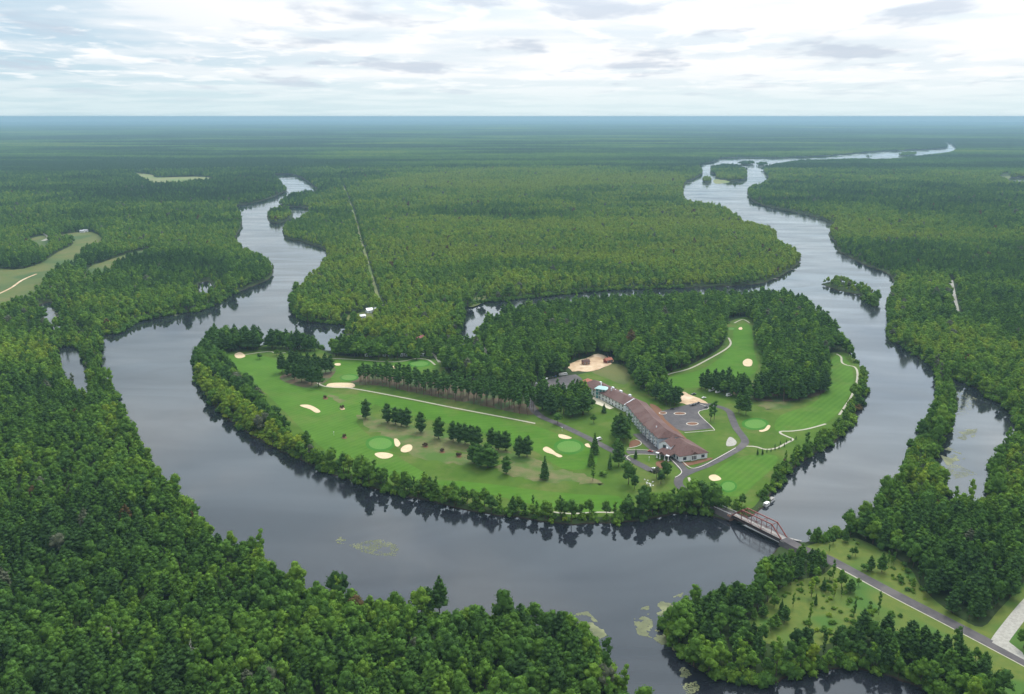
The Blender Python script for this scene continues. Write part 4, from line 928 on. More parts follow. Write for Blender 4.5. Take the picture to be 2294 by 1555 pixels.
def place_tree(kind, var, x, y, z, s, w, c, rz, label, cat, group=None, name=None):
    names = {'broadleaf': 'broadleaf_tree', 'slim': 'broadleaf_tree', 'white_pine': 'pine_tree', 'red_pine': 'pine_tree', 'yard_pine': 'pine_tree', 'spruce': 'spruce_tree', 'shrub': 'shrub'}
    e = empty(name or names[kind], (x, y, z), rz, label, cat, group); e.scale = (w, w, s)
    cm, tm = PROTO[kind][var % len(PROTO[kind])]
    o = link('crown', cm, e); o.color = (c[0], c[1], c[2], 1); link('trunk', tm, e)
    return e
colw = ['at the far left', 'left of the lower left quarter line', 'below the river bend on the left', 'left of the tall dark pines by the water', 'beside the tall dark pines at the near shore', 'in the middle of the near shore wood', 'on the wooded point by the pale lily pads', 'on the near tip of the right bank', 'in the wood below the meadow', 'toward the lower right corner']
for i in near_i:
    px, py = PX[i], PY[i]; kd = kind_of[i]
    tn = int(np.clip(Tt[i]*4 + .5, 0, 4)); tone = 'rusty brown' if TC[i][0] > TC[i][1] else ('greyish green' if TC[i][2] > .08 else TONE[tn])
    sz = 'tall ' if TS[i] > 1.02 else ('low ' if TS[i] < .72 else '')
    rowi = int(np.clip((1600 - py) // 45, 0, 12))
    roww = ['at the bottom edge', 'just above the bottom edge', 'in the second rank up', 'in the third rank up', 'in the fourth rank up', 'in the fifth rank up', 'well up the bank', 'high up the bank', 'far up the bank', 'further up the bank', 'by the bridge', 'past the bridge', 'past the bridge'][rowi]
    ci = int(np.clip(px / W_PX * 10, 0, 9)); cw = colw[ci]
    base = 'pine' if 'pine' in kd else ('slim broadleaf tree' if kd == 'slim' else 'round-crowned broadleaf tree')
    lab = '%s%s %s %s, %s' % (sz, tone, base, cw, roww)
    rzv = float(rng.random()*6.28)
    nv = int(TP[i]) - PIDX[kd][0]
    place_tree(kd, nv, float(TX[i]), float(TY[i]), float(TZ[i]), float(TS[i]), float(TW[i]), TC[i], rzv, ' '.join(lab.split()[:16]), 'pine tree' if 'pine' in kd else 'broadleaf tree',
               ('%s %s %s' % (tone, 'pines' if 'pine' in kd else 'trees', cw)))

def wood_object(name, X, Y, Z, S, Wd, C, Pi, label):
    n = len(X)
    me = bpy.data.meshes.new(name); me.vertices.add(n)
    me.vertices.foreach_set('co', np.stack([X, Y, Z], -1).astype(np.float32).ravel())
    def at(nm, typ, dat, key='value'):
        a = me.attributes.new(nm, typ, 'POINT'); a.data.foreach_set(key, dat)
    at('pidx', 'INT', Pi.astype(np.int32)); at('rotz', 'FLOAT', (rng.random(n)*6.283).astype(np.float32))
    at('scl', 'FLOAT_VECTOR', np.stack([Wd, Wd, S], -1).astype(np.float32).ravel(), 'vector')
    at('tcol', 'FLOAT_COLOR', np.concatenate([C, np.ones((n, 1))], 1).astype(np.float32).ravel(), 'color')
    me.materials.append(M['leaf_i'])
    o = link(name, me); tag(o, label, kind='stuff')
    ng = bpy.data.node_groups.new(name + '_spread', 'GeometryNodeTree')
    ng.interface.new_socket('Geometry', in_out='INPUT', socket_type='NodeSocketGeometry'); ng.interface.new_socket('Geometry', in_out='OUTPUT', socket_type='NodeSocketGeometry')
    N, L = ng.nodes, ng.links
    gi = N.new('NodeGroupInput'); go = N.new('NodeGroupOutput')
    mp = N.new('GeometryNodeMeshToPoints'); L.new(gi.outputs[0], mp.inputs[0])
    ci = N.new('GeometryNodeCollectionInfo'); ci.inputs[0].default_value = protos_unlinked; ci.inputs[1].default_value = True; ci.inputs[2].default_value = True
    ip = N.new('GeometryNodeInstanceOnPoints'); L.new(mp.outputs[0], ip.inputs['Points']); L.new(ci.outputs[0], ip.inputs['Instance']); ip.inputs['Pick Instance'].default_value = True
    def na(nm, typ):
        a = N.new('GeometryNodeInputNamedAttribute'); a.data_type = typ; a.inputs[0].default_value = nm; return a.outputs[0]
    L.new(na('pidx', 'INT'), ip.inputs['Instance Index'])
    cx = N.new('ShaderNodeCombineXYZ'); L.new(na('rotz', 'FLOAT'), cx.inputs[2])
    er = N.new('FunctionNodeEulerToRotation'); L.new(cx.outputs[0], er.inputs[0]); L.new(er.outputs[0], ip.inputs['Rotation'])
    L.new(na('scl', 'FLOAT_VECTOR'), ip.inputs['Scale']); L.new(ip.outputs[0], go.inputs[0])
    md = o.modifiers.new('spread', 'NODES'); md.node_group = ng
    return o
rest = ~indiv
isp = np.isin(kind_of, ('white_pine', 'red_pine'))
for nm, m, lab in (('broadleaf_forest', rest & ~isp, 'continuous broadleaf forest covering the banks and island'), ('pine_forest', rest & isp, 'dark pines mixed all through the forest')):
    wood_object(nm, TX[m], TY[m], TZ[m], TS[m], TW[m], TC[m], TP[m], lab)
# far woods as clumps
X, Y = scatter(5000, 12500, 31); k = sd_at(X, Y) > 6; X, Y = X[k], Y[k]
for p in CLEAR:
    k = ~inside(X, Y, p); X, Y = X[k], Y[k]
n1 = fbm(X/1100, Y/700, 7, 3); n2 = fbm(X/1800, Y/300, 77, 3)
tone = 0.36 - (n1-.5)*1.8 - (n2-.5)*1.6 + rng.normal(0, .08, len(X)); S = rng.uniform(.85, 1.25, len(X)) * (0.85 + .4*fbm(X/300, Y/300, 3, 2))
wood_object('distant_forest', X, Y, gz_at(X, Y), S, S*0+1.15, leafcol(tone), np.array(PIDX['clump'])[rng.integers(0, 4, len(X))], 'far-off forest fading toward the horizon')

FX, FY, FS, FC, FP_ = [], [], [], [], []
for q0_, q1_, sp_, sc_ in ((12500, 18500, 62, 1.9), (18500, 30000, 120, 3.4)):
    X, Y = scatter(q0_, q1_, sp_); k = sd_at(X, Y) > 20; X, Y = X[k], Y[k]; k = np.hypot(X, Y) < np.array([horizon_r(a) - 60 for a in np.arctan2(X, Y)]); X, Y = X[k], Y[k]
    n1 = fbm(X/1700, Y/1100, 7, 3); n2 = fbm(X/4200, Y/700, 77, 3)
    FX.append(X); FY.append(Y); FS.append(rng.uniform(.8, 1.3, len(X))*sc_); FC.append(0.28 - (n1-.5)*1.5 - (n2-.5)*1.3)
X, Y, S, tone = (np.concatenate(a) for a in (FX, FY, FS, FC))
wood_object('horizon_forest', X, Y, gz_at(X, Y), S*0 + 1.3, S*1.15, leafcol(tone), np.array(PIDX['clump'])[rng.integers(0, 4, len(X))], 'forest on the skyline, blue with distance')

# named trees of the golf course: (kind, px, py of the base, height factor, width factor, tone, label)
ROWP = [(820, 938, .95, 'first pine of the row between the fairways, standing alone'), (868, 947, .95, 'second pine of the row, left of a joined group'), (886, 951, .85, 'third pine of the row, in a joined group'), (899, 955, .85, 'fourth pine of the row, in a joined group'), (912, 956, .9, 'fifth pine of the row, right end of a joined group'),
 (943, 969, .98, 'sixth pine of the row, standing alone'), (983, 983, 1.0, 'seventh pine of the row, standing alone'), (1015, 988, .92, 'left end pine of the wide block in the row'), (1028, 992, .92, 'second pine of the wide block in the row'), (1042, 995, .95, 'third pine of the wide block in the row'), (1056, 998, .92, 'fourth pine of the wide block in the row'), (1070, 1000, .92, 'right end pine of the wide block in the row'),
 (1101, 1003, .9, 'left pine of the three behind the big spruce clump'), (1117, 1008, .85, 'middle pine of the three behind the big spruce clump'), (1133, 1010, .9, 'right pine of the three behind the big spruce clump'), (1163, 1023, .92, 'left one of the last pine pair in the row'), (1181, 1023, .92, 'right one of the last pine pair in the row')]
for j, (x, y, s, lab) in enumerate(ROWP):
    q = g(x, y); place_tree('yard_pine', j, q[0], q[1], 1.0, s*1.36, s*1.75, leafcol(np.array([0.06 + .05*rnd.random()]))[0], rnd.random()*6, 'dark ' + lab, 'pine tree', 'pines in the row between the fairways')
NAMED = [('yard_pine', 1062, 1038, 1.0, 1.35, .14, 'dark conifer at the left of the big clump'), ('yard_pine', 1076, 1046, 1.05, 1.4, .24, 'middle conifer of the big clump'), ('yard_pine', 1092, 1048, 1.15, 1.6, .24, 'largest bluish conifer of the big clump'), ('yard_pine', 1104, 1044, .85, 1.2, .22, 'low conifer at the right of the big clump'),
 ('yard_pine', 1134, 1062, .85, .95, .2, 'rounded conifer right of the big clump'), ('spruce', 1220, 1074, 1.15, 1.05, .16, 'lone tall spruce on the dry rough'), ('spruce', 1332, 1018, 1.1, 1.1, .2, 'spruce beside the entrance road'), ('spruce', 1324, 1044, .85, .9, .4, 'pale spruce below the roadside spruce'),
 ('spruce', 1366, 1052, .8, .55, .2, 'thin spruce left of the forked road'), ('slim', 1328, 1077, .6, .8, .45, 'thin pale tree in the dry rough'), ('shrub', 1352, 1066, 1.6, 1.7, .5, 'round pale shrub by the dry rough'),
 ('white_pine', 1386, 1045, 1.0, .8, .2, 'tall narrow pine on the near side of the entrance road'), ('broadleaf', 1382, 1020, .8, .8, .25, 'dark tree behind the roadside pine'), ('spruce', 1424, 1027, .5, .45, .2, 'small spruce on the porch lawn'),
 ('slim', 1592, 944, .9, 1.0, .22, 'narrow tree left of the loop road'), ('slim', 1600, 940, .95, 1.0, .2, 'narrow dark tree beside the loop road'),
 ('white_pine', 1655, 925, .95, .7, .3, 'left tall tree on the right of the loop road'), ('white_pine', 1671, 930, 1.0, .75, .2, 'right tall pine on the right of the loop road'), ('broadleaf', 1662, 915, .7, .7, .3, 'bushy tree behind the loop road pines'),
 ('spruce', 1353, 925, .55, .7, .2, 'small spruce by the terrace'), ('broadleaf', 1330, 948, .45, .5, .3, 'small bush below the terrace'), ('broadleaf', 1250, 950, .6, .75, .3, 'brownish tree on the bend of the entrance road'),
 ('white_pine', 1640, 885, .95, .75, .15, 'pine at the right of the east grove'), ('broadleaf', 582, 805, .4, .6, .35, 'low crab tree by the north-west bunker'), ('broadleaf', 620, 797, .4, .55, .4, 'low tree by the north-west path'), ('slim', 714, 785, .6, .8, .4, 'thin tree in the gap by the water'),
 ('white_pine', 573, 762, .9, .7, .15, 'narrow dark pine right of the north-west grove')]
for j, (kd, x, y, s, w, tn, lab) in enumerate(NAMED):
    q = g(x, y); place_tree(kd, j, q[0], q[1], 1.0, s*1.22, w*1.45, leafcol(np.array([tn]))[0], rnd.random()*6, lab, {'spruce': 'spruce tree', 'shrub': 'shrub', 'white_pine': 'pine tree', 'yard_pine': 'pine tree'}.get(kd, 'broadleaf tree'))
for j, (x, y) in enumerate([(632, 836), (645, 843), (660, 850), (676, 856), (690, 858), (700, 850), (668, 838), (684, 838), (700, 836), (655, 828), (675, 826), (716, 836), (730, 837), (742, 834), (698, 862), (714, 866), (706, 826), (690, 824)]):
    q = g(x, y); w = 'left half' if x < 680 else ('right end' if x > 712 else 'middle')
    place_tree('yard_pine' if j % 3 else 'white_pine', j, q[0], q[1], 1.0, 1.2 + .25*rnd.random(), 1.3, leafcol(np.array([.05 + .08*rnd.random()]))[0], rnd.random()*6, 'dark pine in the %s of the clump on the left fairway' % w, 'pine tree', 'pines of the left clump, ' + w)
for j, (x, y) in enumerate([(1572, 870), (1580, 874), (1590, 877), (1598, 872), (1606, 880), (1612, 872), (1620, 878), (1630, 874), (1636, 884), (1584, 862), (1602, 862), (1618, 862), (1632, 862)]):
    q = g(x, y); w = 'left' if x < 1600 else 'right'
    place_tree('yard_pine', j, q[0], q[1], 1.0, 1.15 + .2*rnd.random(), 1.2, leafcol(np.array([.04 + .06*rnd.random()]))[0], rnd.random()*6, 'dark pine in the %s part of the grove above the campers' % w, 'pine tree', 'pines of the grove above the campers, ' + w)
# plantation: rows of straight pines
pc = np.array(PLANT); xs = np.arange(pc[:, 0].min(), pc[:, 0].max(), 6.6); ys = np.arange(pc[:, 1].min(), pc[:, 1].max(), 6.6)
X, Y = np.meshgrid(xs, ys); X = (X + rng.uniform(-2.4, 2.4, X.shape)).ravel(); Y = (Y + rng.uniform(-2.4, 2.4, Y.shape)).ravel()
k = inside(X, Y, PLANT); X, Y = X[k], Y[k]
dfr = dist_lim(X, Y, P(PATHS[0][0]), 60, False)
kk = dfr > 4.0; X, Y, dfr = X[kk], Y[kk], dfr[kk]
od = np.argsort(dfr)[:150]
for j in od:
    x, y = float(X[j]), float(Y[j]); px = project(x, y, 1)[0]
    third = 'left end' if px < 900 else ('middle' if px < 1050 else 'right end'); rw = 'front edge' if dfr[j] < 14 else ('second rank' if dfr[j] < 22 else 'back')
    hh = 0.98 + 0.26*min(1, max(0, (px-800)/350))
    place_tree('red_pine', int(j), x, y, 1.0, hh*rnd.uniform(.82, 1.12), 1.25*rnd.uniform(.9, 1.15), leafcol(np.array([.12 + .10*rnd.random()]))[0], rnd.random()*6, 'tall bare-trunked pine of the plantation, %s, %s' % (third, rw), 'pine tree', 'plantation pines, %s, %s' % (third, rw))
# small cypresses along the wavy path and shrubs in the beds
CYP = [(1697, 1019), (1708, 1019), (1718, 1014), (1727, 1012), (1736, 1009), (1745, 1006), (1757, 1001), (1762, 992), (1748, 996), (1772, 988), (1736, 1003), (1783, 985)]
for j, (x, y) in enumerate(CYP):
    q = g(x, y); big = j < 2
    place_tree('spruce', j, q[0], q[1], 1.1, .42 if big else .26, .38 if big else .22, leafcol(np.array([.12]))[0], rnd.random()*6, ('small dark conifer below the wavy cart path, %s of the pair' % ('left' if j == 0 else 'right')) if big else 'tiny clipped conifer beside the wavy cart path', 'young conifer', 'young conifers along the wavy path')
RED = [(728, 892, 'dark shrub at the top of the left fairway'), (766, 915, 'dark red shrub in the dry patch'), (771, 980, 'red shrub in a mulch ring by the left shore'), (952, 1000, 'dark shrub in a red ring right of the round bunker'), (990, 1012, 'taller dark shrub right of the red ring'), (1028, 1022, 'small red shrub left of the spruce clump')]
for j, (x, y, lab) in enumerate(RED):
    q = g(x, y); place_tree('shrub', j, q[0], q[1], 1.1, 1.35, 1.5, (0.075, 0.055, 0.035), rnd.random()*6, lab, 'shrub')
    sheet('mulch_ring', ellipse(x+1, y+1, 6, 2.8, 14), 1.155, M['mulch'] if j != 1 else M['dirt'], 'reddish ring under the ' + lab[:40], 0, wob=.6)
MS = [(1940, 1279, 1.8, 'round bush in the meadow above the road'), (1976, 1231, 1.9, 'dark bush at the top of the meadow'), (2026, 1268, 1.0, 'small bush right of the round bush'), (2034, 1284, 1.0, 'lower small bush right of the round bush'), (2016, 1299, 1.1, 'bush on the slope above the road'), (2018, 1307, .9, 'tiny bush just below the sloping bush'), (2042, 1306, 1.1, 'upright bush near the wood edge'), (2032, 1323, .8, 'tiny bush by the road'), (1902, 1251, .9, 'tiny bush left of the meadow')]
for j, (x, y, s, lab) in enumerate(MS):
    q = g(x, y); place_tree('shrub', j, q[0], q[1], 1.0, s*1.25, s*1.3, leafcol(np.array([.2 + .1*rnd.random()]))[0], rnd.random()*6, lab, 'shrub')
MT = [('spruce', 1750, 1378, .72, .8, .1, 'dark spruce at the left of the lower meadow'), ('spruce', 1827, 1356, .55, .45, .12, 'narrow dark spruce in the lower meadow'), ('slim', 1817, 1338, .75, 1.1, .85, 'bright yellow-green tree in the lower meadow'), ('slim', 1868, 1338, .75, .9, .85, 'second bright tree beside the road'), ('spruce', 1845, 1322, .6, .8, .15, 'bluish spruce between two bright trees'),
 ('slim', 1913, 1388, .85, .55, .3, 'very narrow tree in the open meadow'), ('slim', 1968, 1378, .9, .7, .35, 'tall narrow tree close to the road'), ('spruce', 2150, 1450, .85, .6, .08, 'pointed spruce by the road on the lower right'), ('spruce', 2126, 1478, .9, .75, .08, 'pointed dark spruce left of the roadside one'), ('spruce', 2060, 1447, .8, .7, .06, 'dark spruce inside the lower wood'),
 ('broadleaf', 2292, 1452, .75, .9, .35, 'tree at the right edge beside the gravel drive'), ('slim', 2136, 1376, .45, .5, .4, 'thin sapling above the road'), ('broadleaf', 1811, 1208, .48, .42, .35, 'lone tree on the shore right of the bridge'), ('white_pine', 985, 1372, 1.25, 1.05, .12, 'tallest dark pine standing on the near shore'), ('white_pine', 960, 1380, 1.0, .95, .12, 'dark pine left of the tallest one on the near shore'), ('spruce', 1070, 1392, .7, .5, .02, 'small black spruce at the water on the near shore')]
for j, (kd, x, y, s, w, tn, lab) in enumerate(MT):
    q = g(x, y); place_tree(kd, j, q[0], q[1], 1.0, s, w, leafcol(np.array([tn]))[0], rnd.random()*6, lab, {'spruce': 'spruce tree', 'white_pine': 'pine tree'}.get(kd, 'broadleaf tree'))
# bleached dead trees
for x, y, h, lab in ((275, 1150, 17, 'bleached dead tree standing out of the left wood'), (432, 1500, 17, 'pale bare tree near the bottom edge'), (445, 1502, 14, 'lower pale bare tree near the bottom edge'), (1310, 1545, 13, 'pale broken snag at the bottom middle')):
    q = g(x, y); e = empty('dead_tree', (q[0], q[1], 1.0), rnd.random()*6, lab, 'dead tree'); r_ = np.random.default_rng(int(x))
    trunk_mb(h, .28, .08, r_, []).build('trunk', M['pale'], e)
    for k in range(6):
        a = rnd.random()*6.28; z = h*(.55 + .07*k); mb = MB(); mb.cyl((0, 0, z), (math.cos(a)*2.6, math.sin(a)*2.6, z + 2.2), .11, .03, 5); mb.build('branch', M['pale'], e)

# ------------------------------------------------------------------ buildings
def local(o, q):          # world xy -> the frame of an axis pair
    return q
class Frame:
    """oriented rectangle: a = front-left ground point, u = unit vector along the front, v = unit vector to the back"""
    def __init__(s, a, b, flip=1):
        s.a = Vector((a[0], a[1], 0)); d = Vector((b[0]-a[0], b[1]-a[1], 0)); s.L = d.length; s.u = d.normalized(); s.v = Vector((-s.u.y, s.u.x, 0)) * flip
    def p(s, x, y, z): q = s.a + s.u*x + s.v*y; return (q.x, q.y, z)
def gable(mb, F, x0, x1, y0, y1, z, rise, hipa=0.0, hipb=0.0, th=0.35):
    """pitched roof over a rectangle of frame F; hipa / hipb = length the ridge is drawn in at each end"""
    ym = (y0+y1)/2
    v = [F.p(x0, y0, z), F.p(x1, y0, z), F.p(x1, y1, z), F.p(x0, y1, z), F.p(x0+hipa, ym, z+rise), F.p(x1-hipb, ym, z+rise)]
    lo = [F.p(x0, y0, z-th), F.p(x1, y0, z-th), F.p(x1, y1, z-th), F.p(x0, y1, z-th)]
    mb.add(v + lo, [(0,1,5,4), (2,3,4,5), (1,2,5), (3,0,4), (6,7,1,0), (7,8,2,1), (8,9,3,2), (9,6,0,3), (9,8,7,6)])
def fbox(mb, F, x0, x1, y0, y1, z0, z1):
    mb.prism([F.p(x0, y0, 0)[:2], F.p(x1, y0, 0)[:2], F.p(x1, y1, 0)[:2], F.p(x0, y1, 0)[:2]], z0, z1)
def add_window(F, x, y, z, w, h, parent, side='front', nm='window'):
    """a framed pane standing 5 cm proud of a wall"""
    mb = MB(); mg = MB()
    if side == 'front':
        fbox(mb, F, x-w/2-.18, x+w/2+.18, y-.09, y-.002, z-h/2-.18, z+h/2+.18); fbox(mg, F, x-w/2, x+w/2, y-.13, y-.09, z-h/2, z+h/2)
    elif side == 'end':
        fbox(mb, F, x+.002, x+.09, y-w/2-.18, y+w/2+.18, z-h/2-.18, z+h/2+.18); fbox(mg, F, x+.09, x+.13, y-w/2, y+w/2, z-h/2, z+h/2)
    o = mb.build(nm, M['metalw'], parent); mg.build('pane', M['glass'], o)
lodge = empty('lodge', (0, 0, 0), 0, 'very long white lodge with brown shingled roofs, glass tower and pillared porch', 'lodge')
def rel(o): return o
EH = 11.0
S2a, S2m, S2b = g(1404, 903, EH+1), g(1440, 945, EH+1), g(1474, 977, EH+1)
S1a, S1b = g(1307, 858, 9), g(1399, 905, 9)
F1 = Frame(S1a, S1b); F2 = Frame(S2a, S2m); F3 = Frame(S2m, S2b)
DEP = 19.0
def wing(F, x0, x1, dep, eave, rise, nm, wallm, ha, hb, over=0.9):
    mb = MB(); fbox(mb, F, x0, x1, 0, dep, 0.9, eave); mb.build('wall', wallm, lodge)
    mb = MB(); gable(mb, F, x0-over*(ha > 0), x1+over, -over, dep+over, eave+.05, rise, ha, hb); return mb.build('roof', M['roof'], lodge)
rf1 = wing(F1, 0, F1.L, 20, 8.0, 4.6, 'left', M['white'], 6, 0.0)
rf2 = wing(F2, -1, F2.L+1.0, DEP, EH, 4.8, 'upper', M['greysiding'], 0, 0)
rf3 = wing(F3, -1.2, F3.L+2, DEP, EH-.05, 4.8, 'lower', M['greysiding'], 0, 7)
nwin = 0
for F in (F2, F3):
    n = int(F.L // 8.5)
    for k in range(n):
        xc = (k + .5) * F.L / n
        mb = MB(); fbox(mb, F, xc-1.7, xc+1.7, -.8, -.005, 0.9, EH-.6); pass; mr_ = MB(); gable(mr_, F, xc-2.1, xc+2.1, -1.5, 1.6, EH-.45, .7, 0, 0, .15); mr_.build('bay_roof', M['roof'], lodge)
        bay = mb.build('bay', M['white'], lodge)
        for st in range(3):
            z = 2.6 + st*3.1
            add_window(F, xc, -.8, z, 1.7, 1.6, bay)
            for dx in (-2.9, 2.9):
                if abs(xc+dx - F.L/2) < F.L/2 - .5: add_window(F, xc+dx, 0, z, 1.3, 1.5, lodge); nwin += 1
        mb = MB()
        for st in range(1, 3): fbox(mb, F, xc+1.72, xc+1.72+1.0, -1.1, -.006, .9+3.1*st-.1, .9+3.1*st+.9)
        mb.build('balcony', M['metalw'], lodge)
n = int(F1.L // 6)
for k in range(n):
    xc = (k+.5)*F1.L/n
    for st in range(2): add_window(F1, xc, 0, 2.8+st*3.2, 1.7, 1.8, lodge)
# pale parapets where the roofs meet
mb = MB(); mb.bar(F1.p(F1.L+.9, -.9, 8.4), F1.p(F1.L+.9, 10, 13.1), .9, .5); mb.build('parapet', M['white'], lodge)
mb = MB(); mb.bar(F1.p(F1.L+.9, 20.9, 8.4), F1.p(F1.L+.9, 10, 13.1), .9, .5); mb.build('parapet', M['white'], lodge)
# roof dormers and vents on the left wing
for x, y, s in ((F1.L*.18, 12.5, 1), (F1.L*.45, 14, 1.3), (F1.L*.62, 15, 1.6), (F1.L*.82, 15.5, 1.3)):
    mb = MB(); fbox(mb, F1, x-1.2*s, x+1.2*s, y-.9, y+.9, 10.4, 12.4); mb.build('rooftop_unit', M['white'], rf1)
for x in (F1.L*.3, F1.L*.55):
    mb = MB(); fbox(mb, F1, x-.45, x+.45, 6.8, 7.7, 10.5, 14.2); mb.build('chimney', M['white'], rf1)
mb = MB(); fbox(mb, F3, F3.L*.55, F3.L*.55+.8, 4.5, 5.3, 12, 15); mb.build('chimney', M['white'], rf3)
# salmon far end with its own hipped roof
FE = Frame(F1.p(-13, 3, 0), F1.p(-.5, 3, 0))
mb = MB(); fbox(mb, FE, 0, FE.L, 0, 15, .9, 6.2); mb.build('far_end_wall', M['stone'], lodge)
mb = MB(); gable(mb, FE, -.9, FE.L+.4, -.9, 15.9, 6.25, 4.2, 5, 0); mb.build('roof', M['redroof'], lodge)
# back porches and pale flat canopies along the back
for F, x0, x1, d in ((F1, F1.L*.25, F1.L*.95, 6), (F2, 2, F2.L*.5, 5), (F3, F3.L*.3, F3.L*.75, 8)):
    mb = MB(); fbox(mb, F, x0, x1, DEP+1.0 if F is not F1 else 21.0, (DEP+1.0 if F is not F1 else 21.0)+d, .9, 4.6); mb.build('back_annex', M['white'], lodge)
    mb = MB(); y0 = DEP+1.0 if F is not F1 else 21.0; gable(mb, F, x0-.5, x1+.5, y0+.02, y0+d+.6, 4.7, 1.6, 2, 2); mb.build('annex_roof', M['roof'], lodge)
for x in (1230, ):
    pass
# glass tower
q = g(1345, 893, 1); GT = Frame((q[0]-5, q[1]+1.5), (q[0]+5.5, q[1]-4.3))
tower = MB(); fbox(tower, GT, 0, 11, 0, 9, .9, 11.5); tw = tower.build('glass_tower', M['teal'], lodge)
for x in (0, 3.6, 7.2, 10.6):
    mb = MB(); fbox(mb, GT, x, x+.45, -.35, -.01, .9, 11.6); mb.build('post', M['metalw'], tw)
for z in (4.4, 8.0):
    mb = MB(); fbox(mb, GT, -.1, 11.1, -.3, -.015, z, z+.4); mb.build('crossbeam', M['metalw'], tw)
mb = MB(); gable(mb, GT, -1, 12, -1.2, 9.6, 11.6, 2.2, 3.5, 3.5); mb.build('pale_roof', plain('pale_copper_green_roof', (0.40, 0.62, 0.60), .5), tw)
mb = MB(); fbox(mb, GT, 10.5, 19, 2.0, 8.6, 10.2, 10.9); mb.build('skylight', M['white'], tw)
# end wing
c0, c1 = g(1523, 1021, 6.6), g(1585, 1012, 6.6); F4 = Frame(c0, c1)
D4 = 31.0; E4 = 6.2
mb = MB(); fbox(mb, F4, 0, F4.L, 0, D4, .9, E4); mb.build('wall', M['white'], lodge)
mb = MB()
z = E4+.05; o_ = 1.0; xr0, xr1 = F4.L*.5, F4.L*.5
mb.add([F4.p(-o_, -o_, z), F4.p(F4.L+o_, -o_, z), F4.p(F4.L+o_, D4+o_, z), F4.p(-o_, D4+o_, z), F4.p(xr0, 11, z+6.0), F4.p(xr1, D4-6, z+6.0), F4.p(-o_, -o_, z-.35), F4.p(F4.L+o_, -o_, z-.35), F4.p(F4.L+o_, D4+o_, z-.35), F4.p(-o_, D4+o_, z-.35)],
       [(0,1,4), (1,2,5,4), (2,3,5), (3,0,4,5), (6,7,1,0), (7,8,2,1), (8,9,3,2), (9,6,0,3), (9,8,7,6)])
rf4 = mb.build('roof', M['roof'], lodge)
mb = MB(); gable(mb, Frame(F4.p(F4.L*.5-3.2, 5, 0), F4.p(F4.L*.5-3.2, -1.6, 0), 1), 0, 6.6, 0, 6.4, E4+.3, 2.4, 0, 0, .2)
mb.build('entrance_gable', M['roof'], lodge)
mb = MB(); fbox(mb, F4, F4.L*.5-2.6, F4.L*.5+2.6, -1.0, -.01, .9, E4+.2); mb.build('entrance_bay', M['white'], lodge)
for x, w in ((F4.L*.18, 3.2), (F4.L*.84, 3.2)): add_window(F4, x, 0, 3.4, w, 2.6, lodge)
for x in (F4.L*.5-1.5, F4.L*.5, F4.L*.5+1.5): add_window(F4, x, -1.0, 3.4, 1.1, 3.4, lodge)
for y in (3.5, 8.5, 13.5, 18.5):
    mb = MB(); fbox(mb, F4, -.10, -.002, y-1.2, y+1.2, 1.9, 4.9); o = mb.build('window', M['metalw'], lodge)
    mb = MB(); fbox(mb, F4, -.15, -.10, y-1.0, y+1.0, 2.1, 4.7); mb.build('pane', M['glass'], o)
# arched white gable between the wings
q0 = g(1476, 990, 11); FG = Frame((q0[0], q0[1]), (q0[0]+8.6, q0[1]-7.4))
mb = MB(); fbox(mb, FG, 0, FG.L, 0, 14, .9, 9.6)
mb.add([FG.p(0, 0, 9.6), FG.p(FG.L, 0, 9.6), FG.p(FG.L/2, 0, 13.2), FG.p(0, 14, 9.6), FG.p(FG.L, 14, 9.6), FG.p(FG.L/2, 14, 13.2)], [(0,1,2), (5,4,3), (1,4,5,2), (3,0,2,5)])
mb.build('front_gable', M['white'], lodge)
mb = MB(); v = [FG.p(-.7, -.6, 9.3), FG.p(FG.L/2, -.6, 13.5), FG.p(FG.L+.7, -.6, 9.3), FG.p(-.7, 14, 9.3), FG.p(FG.L/2, 14, 13.5), FG.p(FG.L+.7, 14, 9.3)]
mb.add(v, [(0,1,4,3), (1,2,5,4)]); mb.build('gable_roof', M['roof'], lodge)
add_window(FG, FG.L/2, 0, 8.0, 3.0, 3.4, lodge); add_window(FG, FG.L*.25, 0, 3.4, 1.5, 2.4, lodge); add_window(FG, FG.L*.75, 0, 3.4, 1.5, 2.4, lodge)
# porch
q = g(1485, 1029, 1); qa = g(1470, 1018, 1)
pd = Vector((FG.u.x, FG.u.y, 0)); FP = Frame((q[0]-6.5*pd.x-1, q[1]-6.5*pd.y-1), (q[0]+6.5*pd.x-1, q[1]+6.5*pd.y-1))
porch = MB()
for (x, y) in ((1, 1.0), (4.2, .4), (8.8, .4), (12, 1.0), (1, 12), (12, 12)):
    mb = MB(); mb.cyl(FP.p(x, y, 1.0), FP.p(x, y, 5.4), .42, .36, 10); mb.box(FP.p(x, y, 1.25), (1.3, 1.3, .9), 0); mb.build('porch_column', M['metalw'], lodge)
mb = MB(); fbox(mb, FP, 0, 13, -.2, 13, 5.4, 6.0); mb.build('porch_beam', M['white'], lodge)
mb = MB(); gable(mb, FP, -.8, 13.8, 1.5, 14, 6.05, 2.6, 3, 3); pr = mb.build('porch_roof', M['roof'], lodge)
Fq_ = Frame(FP.p(3.4, 6, 0), FP.p(3.4, -1.2, 0), 1)
mb = MB(); gable(mb, Fq_, 0, 7.2, 0, 6.4, 6.2, 2.3, 0, 0, .2); mb.build('porch_gable', M['roof'], pr)
mb = MB(); fbox(mb, FP, 5.9, 7.1, 7.2, 8.4, 8.0, 9.8); mb.build('cupola', M['white'], pr)

